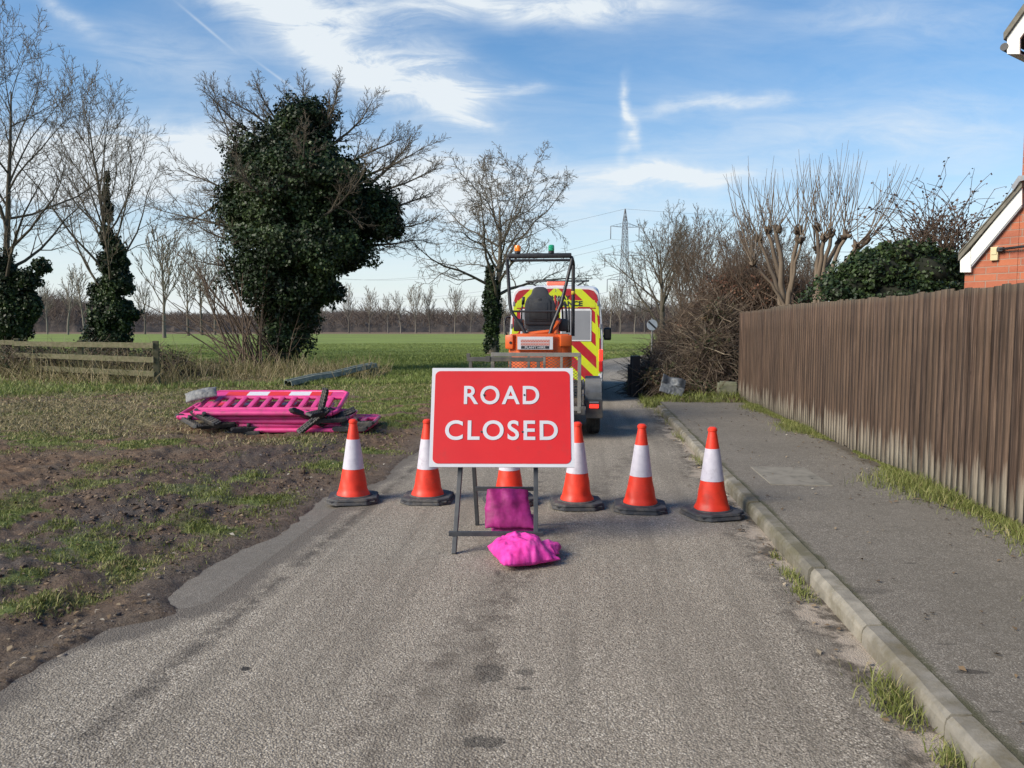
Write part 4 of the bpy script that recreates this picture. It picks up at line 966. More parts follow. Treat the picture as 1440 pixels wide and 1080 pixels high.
# body: lofted cross sections
def section(hw_b, hw_t, zt, zb, rr_=.16):
    pts = [(-hw_b + .03, zb), (-hw_b, zb + .15), (-hw_b, 1.35), (-hw_b + (hw_b - hw_t) * .45, 1.9)]
    for k in range(6):
        a = rad(180 - 82 * k / 5 - 4); pts.append((-hw_t + rr_ + rr_ * math.cos(a), zt - rr_ + rr_ * math.sin(a)))
    pts.append((-hw_t * .45, zt + .022))
    pts.append((0, zt + .035))
    return pts + [(-x, z) for x, z in pts[-2::-1]]
secs = [(0.03, .985, .90, 2.40, .38), (0, 1.0, .91, 2.42, .36), (.10, 1.015, .925, 2.46, .33), (.6, 1.02, .93, 2.50, .32), (3.4, 1.02, .93, 2.48, .32), (4.1, 1.01, .88, 2.36, .32), (4.65, 1.0, .82, 1.75, .32), (5.25, .97, .80, 1.25, .32), (5.65, .90, .72, 1.02, .34), (5.8, .80, .6, .80, .36)]
b2 = bmesh.new(); rg = []
for (y, hb_, ht, zt, zb) in secs[1:]:
    pts = section(hb_, ht, zt, zb, min(.16, (zt - zb) * .15)) if zt > 2 else None
    if pts is None:
        k = [(-hb_ + .03, zb), (-hb_, zb + .12), (-hb_, zb + (zt - zb) * .45), (-hb_ + (hb_ - ht) * .4, zb + (zt - zb) * .7)]
        for q_ in range(6):
            a = rad(180 - 82 * q_ / 5 - 4); k.append((-ht + .12 + .12 * math.cos(a), zt - .12 + .12 * math.sin(a)))
        k.append((-ht * .45, zt + .02)); k.append((0, zt + .03)); pts = k + [(-x, z) for x, z in k[-2::-1]]
    rg.append([b2.verts.new((x, y, z)) for x, z in pts])
n = len(rg[0])
for i in range(len(rg) - 1):
    for k in range(n - 1): b2.faces.new((rg[i][k], rg[i + 1][k], rg[i + 1][k + 1], rg[i][k + 1]))
    b2.faces.new((rg[i][n - 1], rg[i + 1][n - 1], rg[i + 1][0], rg[i][0]))
b2.faces.new(rg[0]); b2.faces.new(rg[-1][::-1]); bmesh.ops.recalc_face_normals(b2, faces=b2.faces[:])
m = MB(); m.merge(b2); m.build('body', VW, van, smooth=True)
# rear doors, each carrying the chevrons
def dz(hw_):  # half-width of the door edge at height
    return None
edge = [(.955, .40), (.955, 1.35), (.93, 1.80), (.90, 2.16), (.865, 2.29), (.80, 2.37), (.70, 2.40)]
for sd in (-1, 1):
    d = empty('rear_door'); d.parent = van
    poly = [(sd * .008, .40)] + [(sd * x, z) for x, z in edge] + [(sd * .008, 2.425)]
    m = MB(); m.prism(poly, -.020, -.002, bev=.004); m.build('door_panel', M_chev, d)
    m = MB(); m.prism([(sd * .035, 2.03), (sd * .84, 2.03), (sd * .828, 2.17), (sd * .035, 2.17)], -.0235, -.021); m.build('yellow_band', M_yel, d)
    m = MB(); m.prism([(sd * .10, 1.30), (sd * .76, 1.30), (sd * .76, 1.96), (sd * .73, 1.99), (sd * .13, 1.99), (sd * .10, 1.96)], -.030, -.0205, bev=.004); m.build('window_surround', VW, d)
    m = MB(); m.prism([(sd * .125, 1.33), (sd * .735, 1.33), (sd * .735, 1.95), (sd * .125, 1.95)], -.034, -.0305); m.build('window_panel', M_silver, d)
    m = MB(); m.box((sd * .47, -.026, 2.005), (.74, .006, .018)); m.build('red_stripe', M_redp, d)
    for z in (.75, 1.62, 2.1):
        m = MB(); m.box((sd * (.95 if z < 2 else .90), -.012, z), (.045, .035, .10), .008); m.build('hinge', M_rim, d)
    m = MB(); m.prism([(sd * .885, .45), (sd * .93, .45), (sd * .93, 1.33), (sd * .87, 1.95), (sd * .835, 1.95)], -.0232, -.0206); m.build('yellow_edge', M_yel, d)
m = MB(); m.tube([(.04, -.035, .55), (.04, -.035, 2.25)], .012, 8); m.box((.04, -.035, 1.05), (.05, .04, .12), .008); m.box((.09, -.04, 1.05), (.12, .03, .03), .006)
for z in (.6, 1.4, 2.2): m.box((.04, -.03, z), (.05, .035, .04), .005)
m.build('lock_rod', M_rim, van)
m = MB(); m.box((-.45, -.035, .62), (.52, .012, .11), .003); m.build('number_plate', M_plate, van)
# yellow triangle above the lettering
m = MB(); m.prism([(-.17, 2.17), (.17, 2.17), (0, 2.345)], -.0235, -.0208); m.build('warning_triangle', M_yel, van)
RX = Matrix.Rotation(PI / 2, 4, 'X')
m = MB(); m.text('HIGHWAY', .1, Matrix.Translation((0, -.026, 2.225)) @ RX, .001, .0045, width=.60, height=.10); m.build('lettering', M_blk, van)
m = MB(); m.text('MAINTENANCE', .1, Matrix.Translation((0, -.026, 2.10)) @ RX, .001, .0045, width=1.14, height=.112); m.build('lettering', M_blk, van)
for sd in (-1, 1):
    tl_ = empty('tail_lamp'); tl_.parent = van
    m = MB(); m.box((sd * .965, -.012, 1.00), (.085, .05, .24), .015); m.build('brake_lens', M_lamp, tl_)
    m = MB(); m.box((sd * .965, -.012, .76), (.085, .05, .22), .015); m.build('lower_lens', M_lamp0 if sd > 0 else M_lamp, tl_)
m = MB(); m.box((0, -.03, .34), (1.98, .14, .16), .03); m.box((.0, -.05, .45), (1.2, .10, .04), .01); m.build('bumper', M_blk, van)
for sd in (-1, 1):
    m = MB(); m.box((sd * .93, -.105, .33), (.10, .012, .05), .004); m.build('reflector', M_lamp0, van)
m = MB(); m.box((.955, -.02, .56), (.07, .02, .09), .004); m.build('white_badge', M_wht, van)
m = MB(); m.lathe([(.035, 0), (.033, .012), (.015, .016)], 16, Matrix.Translation((.20, -.022, 1.16)) @ RX); m.build('door_lock', M_blk, van)
lb_ = empty('light_bar'); lb_.parent = van
m = MB(); m.tube([(-.68, .35, 2.60), (.70, .35, 2.60)], .018, 8); m.bar((-.45, .35, 2.50), (-.62, .35, 2.60), .03, .03); m.bar((.45, .35, 2.50), (.62, .35, 2.60), .03, .03); m.build('roof_bar', M_blk, lb_)
m = MB(); m.box((.02, .25, 2.545), (.46, .14, .075), .02); m.build('red_beacon', lamp_mat('pale_red_beacon', (.85, .16, .10), .25), lb_)
for sd in (-1, 1):
    mr = empty('wing_mirror'); mr.parent = van
    m = MB(); m.box((sd * 1.20, 4.35, 1.42), (.20, .12, .34), .04); m.box((sd * 1.07, 4.40, 1.36), (.14, .05, .05), .01); m.build('mirror_housing', M_blk, mr)
    m = MB(); m.box((sd * 1.20, 4.285, 1.42), (.15, .006, .26), .01); m.build('mirror_glass', M_gls, mr)
    m = MB(); m.prism([(3.25, 1.35), (4.35, 1.35), (4.05, 2.02), (3.25, 2.08)], sd * .985 - .012, sd * .985 + .03, M=Matrix.Rotation(PI / 2, 4, 'Z') @ Matrix.Scale(-1, 4, (0, 1, 0))); m.build('side_window', M_gls, van)
    m = MB(); m.box((sd * 1.012, 2.0, .62), (.03, 3.2, .12), .01); m.build('side_moulding', M_blk, van)
    for y in (1.05, 4.85):
        wheel(van, sd * .90, y, .345, .225, sd)
m = MB(); m.prism([(-.80, 1.32), (.80, 1.32), (.72, 2.12), (-.72, 2.12)], -.01, .01, M=Matrix.Translation((0, 4.52, 0)) @ Matrix.Translation((0, 0, 1.32)) @ Matrix.Rotation(rad(38), 4, 'X') @ Matrix.Translation((0, 0, -1.32))); m.build('windscreen', M_gls, van)
m = MB(); m.box((0, 2.9, .33), (1.7, 4.6, .12)); m.build('underbody', M_blk, van)

# ================================================================== plant trailer
M_tr = pm('galvanised_trailer_steel', (.16, .155, .14), (.27, .26, .24), 5, .6, .3, 50, .003, metal=.25, dirt=((.12, .09, .06), 5, .5, .7))
M_trd = pm('dark_trailer_steel', (.05, .048, .045), (.09, .085, .075), 6, .65, .3, 50, .003, dirt=((.16, .12, .08), 5, .52, .6))
M_wood = pm('muddy_trailer_boards', (.10, .075, .05), (.15, .12, .085), 5, .85, .4, 40, .004)
tr = empty('plant_trailer', R(10.75, -.68, 0), -AL, 'galvanised plant trailer with raised mesh ramp carrying the orange digger', 'trailer')
m = MB()
for x in (-.66, .66): m.box((x, 1.95, .42), (.06, 3.7, .12), .006)
for y in (.12, .9, 1.7, 2.5, 3.2, 3.76): m.box((0, y, .42), (1.26, .06, .10), .004)
m.bar((-.5, 3.8, .42), (0, 5.0, .42), .07, .09); m.bar((.5, 3.8, .42), (0, 5.0, .42), .07, .09); m.box((0, 5.15, .43), (.08, .42, .10), .01); m.box((0, 5.45, .46), (.10, .18, .10), .02)
m.build('chassis', M_tr, tr)
m = MB(); m.box((0, 1.95, .492), (1.24, 3.62, .03), .003); m.build('deck', M_wood, tr)
for sd in (-1, 1):
    m = MB(); m.box((sd * .66, 1.95, .56), (.03, 3.6, .14), .004); m.build('side_board', M_tr, tr)
    m = MB()
    m.prism([(.30, .46), (.34, .66), (.60, .80), (1.95, .80), (2.2, .66), (2.24, .46), (2.20, .46), (2.17, .63), (1.93, .77), (.62, .77), (.38, .63), (.34, .46)], sd * .69, sd * .93, M=Matrix.Rotation(PI / 2, 4, 'Z') @ Matrix.Scale(-1, 4, (0, 1, 0)))
    m.build('mudguard', M_tr, tr)
    m = MB(); m.prism([(sd * .70, .30), (sd * .94, .30), (sd * .94, .565), (sd * .70, .565)], .22, .30, bev=.006); m.build('light_board', M_trd, tr)
    m = MB(); m.box((sd * .82, .21, .475), (.13, .03, .055), .008); m.build('tail_lamp', M_lamp, tr)
    m = MB(); m.box((sd * .82, .212, .53), (.13, .025, .022), .004); m.build('lamp_reflector', M_silver, tr)
    for y in (.86, 1.62): wheel(tr, sd * .815, y, .31, .20, sd)
rp = empty('tail_ramp'); rp.parent = tr
m = MB(); rz0, rz1 = .40, 1.215
m.box((0, 0, rz1), (1.26, .05, .055), .004); m.box((0, 0, .46), (1.24, .05, .06), .004)
for x in (-.61, -.36, -.10, .12, .36, .61): m.box((x, 0, (rz0 + rz1) / 2), (.035 if abs(x) < .6 else .05, .04, rz1 - rz0), .003)
m.build('ramp_frame', M_tr, rp)
m = MB(); step = .062; k = -1.24
while k < 1.26:
    for sg_ in (1, -1):
        x0 = k; z0_, z1_ = .5, 1.18; xa, za, xb, zb = x0, z0_, x0 + (z1_ - z0_) * 1.5, z1_
        if xa < -.6: za += (-.6 - xa) / 1.5; xa = -.6
        if xb > .6: zb -= (xb - .6) / 1.5; xb = .6
        if zb - za > .02:
            m.bar((sg_ * xa, .004 * sg_, za), (sg_ * xb, .004 * sg_, zb), .003, .006)
    k += step
m.build('expanded_mesh', M_trd, rp)
# tool rack rail across the back left
m = MB(); m.box((-.42, -.16, 1.155), (1.06, .05, .06), .006); m.box((-.90, -.16, .79), (.045, .045, .72), .004); m.box((.045, -.16, .79), (.045, .045, .72), .004); m.box((-.93, -.16, 1.21), (.05, .05, .05), .004)
m.bar((-.66, -.165, 1.12), (-.655, -.165, 1.20), .06, .062); m.build('rear_rail', M_trd, tr)
m = MB(); m.box((-.42, -.16, .46), (1.0, .05, .06), .006); m.build('rear_rail', M_trd, tr)

# ================================================================== mini digger on the trailer
M_or = pm('orange_machine_paint', (.66, .115, .018), (.56, .09, .016), 4, .38, dirt=((.20, .10, .06), 4, .55, .6))
M_seat = pm('dark_vinyl_seat', (.022, .024, .030), (.034, .036, .043), 12, .5, .2, 90, .002)
M_black = pm('black_machine_paint', (.016, .016, .019), (.028, .028, .031), 12, .38, dirt=((.09, .08, .065), 8, .58, .4))
dg_ = empty('mini_digger', R(11.72, -.70, .512), -AL, 'orange mini digger with black roll bar and two beacons standing on the trailer', 'digger')
# local z measured from the trailer deck
m = MB()
poly = []
for x, y in ((-.49, .30), (-.47, .12), (-.36, .03), (-.15, .0), (.15, .0), (.36, .03), (.47, .12), (.49, .30), (.49, 1.1), (-.49, 1.1)): poly.append((x, y))
b2 = bmesh.new(); va = [b2.verts.new((x, y, .44)) for x, y in poly]; vb_ = [b2.verts.new((x * .99, y + .01, .94)) for x, y in poly]
b2.faces.new(va); b2.faces.new(vb_[::-1])
for i in range(len(poly)): b2.faces.new((va[i], vb_[i], vb_[(i + 1) % len(poly)], va[(i + 1) % len(poly)]))
bmesh.ops.recalc_face_normals(b2, faces=b2.faces[:]); bmesh.ops.bevel(b2, geom=b2.edges[:], offset=.025, segments=3, affect='EDGES'); m.merge(b2)
m.build('counterweight', M_or, dg_, smooth=True)
m = MB(); m.box((-.43, .015 + .08, .86), (.14, .16, .22), .03, rot=(0, 0, rad(-22))); m.build('corner_cover', M_or, dg_, smooth=True)
m = MB(); m.box((.40, .08, .88), (.19, .14, .18), .03, rot=(0, 0, rad(20))); m.build('corner_cover', M_or, dg_, smooth=True)
m = MB(); m.box((-.05, -.012, .86), (.58, .04, .26), .012); m.build('rear_hatch', M_or, dg_, smooth=True)
# placard: pale board with rows of red lettering too small to read, and the two words below
pc = empty('placard'); pc.parent = dg_
m = MB(); m.box((-.05, -.040, .845), (.54, .006, .195), .002); m.build('board', M_wht, pc)
M_pl, nt, b = nodes('red_print'); o = objc(nt); bt = N(nt, 'ShaderNodeTexBrick', i_Scale=1.0); cb = nt.nodes.new('ShaderNodeCombineXYZ'); s_ = sep(nt, o); nt.links.new(s_.outputs[0], cb.inputs[0]); nt.links.new(s_.outputs[2], cb.inputs[1]); nt.links.new(cb.outputs[0], bt.inputs[0])
for k_, v_ in (('Mortar Size', .005), ('Brick Width', .040), ('Row Height', .021)): bt.inputs[k_].default_value = v_
bt.inputs['Color1'].default_value = (.42, .05, .03, 1); bt.inputs['Color2'].default_value = (.34, .06, .045, 1); bt.inputs['Mortar'].default_value = (.52, .32, .29, 1)
nt.links.new(bt.outputs[0], b.inputs[0]); setin(b, Roughness=.5)
m = MB(); m.box((-.05, -.0445, .877), (.44, .002, .040), .0); m.build('red_wording', M_pl, pc)
m = MB(); m.box((-.05, -.0445, .829), (.44, .002, .040), .0); m.build('red_wording', M_pl, pc)
m = MB(); m.box((-.05, -.0445, .780), (.43, .002, .044), .0); m.build('black_strip', M_black, pc)
m = MB(); m.text('PLANT HIRE', .05, Matrix.Translation((-.05, -.0462, .780)) @ RX, .0005, .0004, width=.31, height=.031); m.build('lettering', M_wht, pc)
m = MB(); m.lathe([(.022, 0), (.02, .008)], 14, Matrix.Translation((-.43, .005, .85)) @ RX); m.build('lock', M_black, dg_)
# seat
st_o = empty('seat'); st_o.parent = dg_
b2 = bmesh.new()
pr = [(-.235, 1.12), (-.245, 1.30), (-.235, 1.46), (-.195, 1.55), (-.135, 1.60), (-.115, 1.68), (-.06, 1.715), (.06, 1.715), (.115, 1.68), (.135, 1.60), (.195, 1.55), (.235, 1.46), (.245, 1.30), (.235, 1.12)]
m = MB(); m.prism(pr, .30, .42, bev=.03); m.build('backrest', M_seat, st_o, smooth=True)
m = MB(); m.prism([(-.17, 1.18), (.17, 1.18), (.17, 1.50), (.13, 1.54), (-.13, 1.54), (-.17, 1.50)], .285, .305, bev=.008); m.box((0, .281, 1.34), (.24, .008, .26), .004); m.box((0, .288, 1.52), (.05, .02, .03), .006); m.build('back_shell', M_black, st_o, smooth=True)
m = MB(); m.box((0, .60, 1.10), (.50, .52, .14), .05, seg=3); m.build('cushion', M_seat, st_o, smooth=True)
m = MB(); m.box((0, .50, 1.0), (.40, .40, .12), .02); m.build('seat_base', M_black, dg_)
m = MB(); m.box((0, .55, .955), (.90, .9, .05), .015); m.tube([(-.25, .18, .97), (0, .16, 1.0), (.20, .18, 1.02), (.28, .3, 1.15), (.30, .5, 1.2)], .035, 10); m.build('engine_cover', M_or, dg_, smooth=True)
# roll-over bar
m = MB(); r_ = .027
m.tube([(-.20, .10, .97), (-.27, .12, 1.10), (-.43, .14, 1.32), (-.455, .15, 1.45), (-.50, .18, 2.13), (-.475, .19, 2.17), (.475, .19, 2.17), (.50, .18, 2.13), (.34, .15, 1.45), (.31, .14, 1.38), (.20, .12, 1.10), (.16, .10, .97)], r_, 12)
m.tube([(-.44, .14, 1.33), (.31, .14, 1.33)], .017, 10)
m.box((0, .19, 2.19), (.98, .06, .06), .015)
m.tube([(.49, .20, 2.15), (.50, 1.0, 2.15), (.505, 1.06, 2.10), (.505, 1.06, .94)], .030, 12); m.tube([(-.49, .20, 2.15), (-.485, .62, 2.15), (.50, .62, 2.15)], .022, 10)
m.build('roll_bar', M_black, dg_, smooth=True)
m = MB(); m.tube([(.505, 1.06, 1.62), (.505, 1.06, 1.68)], .033, 12); m.build('yellow_tape', pm('yellow_tape', (.6, .4, .03), None, 8, .5), dg_)
for x, mt in ((-.34, M_amb), (.18, M_grn)):
    be = empty('beacon'); be.parent = dg_
    m = MB(); m.lathe([(.045, 0), (.045, .03), (.035, .035)], 18, Matrix.Translation((x, .19, 2.22))); m.build('beacon_base', M_black, be, smooth=True)
    m = MB(); m.lathe([(.042, .035), (.046, .045), (.046, .105), (.040, .12), (.022, .127), (.002, .129)], 18, Matrix.Translation((x, .19, 2.22))); m.build('beacon_lens', mt, be, smooth=True)
# levers, hoses, side consoles
for sd in (-1, 1):
    m = MB(); m.box((sd * .36, .72, 1.12), (.14, .50, .20), .03); m.build('side_console', M_black, dg_, smooth=True)
    m = MB(); m.tube([(sd * .34, .90, 1.2), (sd * .33, .90, 1.40), (sd * .31, .88, 1.48)], .014, 8); m.tube([(sd * .31, .88, 1.46), (sd * .30, .86, 1.58)], .026, 10); m.build('control_lever', M_black, dg_)
m = MB(); m.tube([(-.50, .35, .93), (-.54, .34, 1.0), (-.55, .34, 1.18), (-.53, .36, 1.24), (-.46, .36, 1.24)], .016, 8); m.build('grab_handle', M_black, dg_)
m = MB(); m.tube([(.42, .7, 1.0), (.40, .72, 1.35), (.38, .8, 1.45)], .02, 8); m.tube([(.45, .9, 1.0), (.44, .95, 1.42)], .013, 8); m.build('hose', M_black, dg_)
# boom folded forward
bm_o = empty('boom'); bm_o.parent = dg_
m = MB(); m.bar((.16, 1.15, .55), (.16, 1.7, 1.35), .14, .18, .02); m.bar((.16, 1.7, 1.35), (.16, 2.45, 1.15), .12, .16, .02); m.build('boom_arm', M_or, bm_o)
m = MB(); m.bar((.16, 2.45, 1.15), (.16, 2.3, .25), .11, .13, .02); m.build('dipper', M_or, bm_o)
m = MB(); m.tube([(.16, 1.35, .50), (.16, 1.95, 1.12)], .04, 12); m.tube([(.16, 1.75, 1.50), (.16, 2.4, 1.33)], .035, 12); m.build('ram', M_silver, bm_o)
m = MB(); m.prism([(1.95, .0), (2.35, .0), (2.42, .28), (2.20, .34), (1.92, .18)], -.08, .40, M=Matrix.Rotation(PI / 2, 4, 'Z') @ Matrix.Scale(-1, 4, (0, 1, 0)), bev=.01); m.build('bucket', M_trd, bm_o)
m = MB(); m.tube([(.20, .78, 1.25), (.22, .85, 1.50), (.215, .95, 1.60)], .018, 8); m.tube([(.26, .80, 1.2), (.27, .88, 1.5)], .018, 8); m.build('red_lever', pm('red_plastic', (.42, .03, .025), None, 8, .4), dg_)
# undercarriage
for sd in (-1, 1):
    m = MB(); rr2 = .17; loop = []
    for k in range(13):
        a = rad(90 + 180 * k / 12); loop.append((.20 + rr2 * math.cos(a), rr2 + rr2 * math.sin(a)))
    for k in range(13):
        a = rad(-90 + 180 * k / 12); loop.append((1.30 + rr2 * math.cos(a), rr2 + rr2 * math.sin(a)))
    MX = Matrix.Rotation(PI / 2, 4, 'Z') @ Matrix.Scale(-1, 4, (0, 1, 0))
    m.prism(loop, sd * .38 - .11, sd * .38 + .11, M=MX, bev=.01)
    for k in range(22):
        y = .16 + k * .055
        m.box((sd * .38, y, .345), (.20, .025, .02), .003)
    for k in range(5):
        a = rad(110 + 35 * k); m.box((sd * .38, .20 + 1.05 * rr2 * math.cos(a), rr2 + 1.05 * rr2 * math.sin(a)), (.20, .03, .02), .003, rot=(a - PI / 2, 0, 0))
    m.build('track', M_rubb, dg_)
m = MB(); m.box((0, .75, .25), (.55, .9, .20), .02); m.lathe([(.26, .34), (.26, .44)], 28, Matrix.Translation((0, .7, 0))); m.build('undercarriage', M_black, dg_)
m = MB(); m.box((0, 1.62, .16), (.98, .05, .26), .01); m.bar((-.2, 1.1, .2), (-.2, 1.6, .18), .06, .08); m.bar((.2, 1.1, .2), (.2, 1.6, .18), .06, .08); m.build('dozer_blade', M_or, dg_)

# ================================================================== speed limit sign, roadside post, dumped sheet
ns = empty('speed_limit_sign', P(917, 460, 27.5).xy[:] + (0,), rad(6), 'round white sign with a black diagonal bar on a grey pole in the hedge', 'road sign')
c0 = P(917, 457, 27.5).z
m = MB(); m.tube([(.02, .06, 0), (0, .03, c0 + .25)], .03, 10); m.build('pole', M_tr, ns, smooth=True)
m = MB(); m.lathe([(.195, 0), (.195, .012)], 40, Matrix.Translation((0, 0, c0)) @ RX); m.build('disc', pm('grey_white_disc', (.36, .40, .44), (.28, .31, .34), 6, .5), ns)
m = MB(); m.box((0, -.015, c0), (.38, .004, .065), rot=(0, rad(42), 0)); m.build('diagonal_bar', M_blk, ns)
pp = P(893, 518, 17.6)
m = MB(); m.box((0, 0, .05), (.20, .13, .95), .015); m.box((-.11, .05, -.03), (.08, .08, .72), .01)
tag(m.build('roadside_post', M_blk, loc=(pp.x, 17.6, .42), rot=(0, 0, .2)), 'squat black roadside post at the hedge end beside the bend', 'post')
# crumpled galvanised sheet lying in the hedge bottom
V, Q = pillow(.62, .50, .02, 77, 6)
V[:, 2] += .10 * np.abs(V[:, 0]) ** .8 + .05 * np.sin(V[:, 0] * 14) * (V[:, 1] > 0)
o = link('metal_sheet', np_mesh('sheet', V, [Q], smooth=True), pm('dull_zinc', (.13, .14, .15), (.08, .085, .09), 5, .55, metal=.4)); o.location = P(946, 543, 16.2); o.scale = (.8, .8, .8); o.rotation_euler = (rad(62), rad(14), rad(-12))
tag(o, 'crumpled grey metal sheet dumped in the bottom of the bramble hedge', 'metal sheet')
# ================================================================== trees
M_bark = rm('bare_branch_bark', [(0, (.050, .042, .032)), (.5, (.108, .090, .066)), (1, (.17, .145, .108))], .85, nscale=2.0)
M_barkR = rm('reddish_branch_bark', [(0, (.062, .043, .031)), (.5, (.118, .084, .060)), (1, (.19, .142, .102))], .85, nscale=2.0)
M_shoot = rm('pollard_bark', [(0, (.075, .055, .038)), (.5, (.145, .110, .078)), (1, (.23, .185, .14))], .75, nscale=5.0)
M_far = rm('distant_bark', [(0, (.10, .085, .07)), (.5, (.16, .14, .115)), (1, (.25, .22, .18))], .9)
M_ivy = rm('ivy_leaves', [(0, (.006, .013, .004)), (.45, (.014, .028, .008)), (.8, (.030, .054, .015)), (1, (.065, .095, .032))], .5, .08, .3)
M_core = pm('dark_shade_core', (.010, .014, .007), (.020, .022, .012), 6, .9)  # near-black colour for the leaf cores, paints the shade deep in the foliage
rt = random.Random(5)
def rvec(a): return Vector((rt.gauss(0, a), rt.gauss(0, a), rt.gauss(0, a)))
def grow(T, p, d, r, L, lv, S):
    mx = S['levels']; K = S['seg'][min(lv, len(S['seg']) - 1)]; pts = [p.copy()]; rs = [r]; dirs = [d.copy()]
    r1 = max(r * (S.get('taper', .16) if lv else S.get('tt', .14)), S['rmin'] * .45)
    q = p.copy(); dd = d.copy(); st = L / K
    for k in range(K):
        dd = (dd + rvec(S['jit'][min(lv, len(S['jit']) - 1)]) + Vector((0, 0, S['trop'][min(lv, len(S['trop']) - 1)]))).normalized()
        q = q + dd * st; pts.append(q.copy()); rs.append(max(r + (r1 - r) * (k + 1) / K, S['rmin'] * .45)); dirs.append(dd.copy())
    if lv == 0 and S.get('flare'): rs[0] *= 1.5
    T.add([v[:] for v in pts], rs, rt.random() * .7 + (.3 if lv > 1 else 0), 7 if lv == 0 else (5 if lv == 1 else 3))
    if lv >= mx: return
    n = S['n'][lv]; a0 = rt.random() * 6.28
    for i in range(n):
        f0 = S['from'][min(lv, len(S['from']) - 1)]
        f = f0 + (1 - f0) * ((i + rt.random() * .8) / n); f = min(f, .995)
        x = f * K; k = int(x); u = x - k; bp = pts[k].lerp(pts[k + 1], u); bd = dirs[min(k + 1, K)]; br = rs[k] + (rs[k + 1] - rs[k]) * u
        az = a0 + i * 2.4 + rt.uniform(-.4, .4)
        s1 = bd.cross(Vector((.13, .2, 1)) if abs(bd.z) < .9 else Vector((1, .1, 0))).normalized(); s2 = bd.cross(s1)
        ang = rad(S['ang'][min(lv, len(S['ang']) - 1)] * rt.uniform(.7, 1.3)) * (1 - .35 * f)
        cd = bd * math.cos(ang) + (s1 * math.cos(az) + s2 * math.sin(az)) * math.sin(ang)
        sq = S.get('squash')
        cl_ = L * S['ratio'][min(lv, len(S['ratio']) - 1)] * rt.uniform(.7, 1.15) * (1 - S.get('short', .45) * (f - f0) / (1 - f0 + 1e-6))
        if lv == 0 and 'shape' in S: cl_ = S['H'] * S['shape'](f) * rt.uniform(.8, 1.1)
        grow(T, bp, cd, max(min(br * .85, br * S.get('rr', .62)), S['rmin']), cl_, lv + 1, S)
def tree_mesh(S, lean=(0, 0)):
    T = tree_raw(S, lean); zm = max(max(p[2] for p in l[0]) for L in T.g.values() for l in L); k = S['H'] / zm
    for key, L in T.g.items(): T.g[key] = [(np.asarray(l[0], float) * k, l[1], l[2]) for l in L]
    return T
def tree_raw(S, lean=(0, 0)):
    T = Tubes(); d = Vector((lean[0], lean[1], 1)).normalized()
    for k in range(S.get('stems', 1)):
        dk = (d + rvec(.12) * (k > 0)).normalized()
        grow(T, Vector((rt.uniform(-.15, .15) * (k > 0), rt.uniform(-.15, .15) * (k > 0), -.1)), dk, S['r0'] * (1 if k == 0 else .75), S['H'] * S.get('trunk', .75) * (1 if k == 0 else .9), 0, S)
    return T
ASH = dict(levels=4, H=16, r0=.20, seg=(9, 6, 5, 4, 3), jit=(.03, .09, .13, .16, .16), trop=(.02, .10, .10, .08, .06), n=(15, 9, 7, 4), ang=(46, 42, 42, 40), ratio=(.5, .52, .50, .55), rmin=.013, trunk=.95, flare=1, shape=lambda f: .56 * (1 - .72 * ((f - .2) / .8) ** 1.2), rr=.55)
ASH['from'] = (.24, .18, .15, .15)
OAK = dict(levels=4, H=12.6, r0=.24, seg=(6, 7, 6, 5, 4), jit=(.05, .20, .26, .28, .28), trop=(.02, .05, .03, .02, .02), n=(12, 8, 6, 5), ang=(60, 52, 50, 48), ratio=(.5, .50, .50, .5), rmin=.015, trunk=.80, flare=1, shape=lambda f: .46 * (1 - .45 * f), rr=.55)
OAK['from'] = (.36, .2, .15, .1)
def bare_tree(px, Y, S, label, mat=None, lean=(0, 0), group=None, name='bare_tree', sc=1.0):
    x = (px - 720) / F * Y * 1.0
    T = tree_mesh(S, lean); r = empty(name, (x, Y, -.05), 0, label, 'tree', group)
    # split trunk from crown
    t2 = Tubes(); c2 = Tubes()
    for (K, n), L in T.g.items():
        (t2 if n == 7 else c2).g[(K, n)] = L
    link('trunk', t2.mesh('trunk'), mat or M_bark, r); link('crown', c2.mesh('crown'), mat or M_bark, r)
    return r
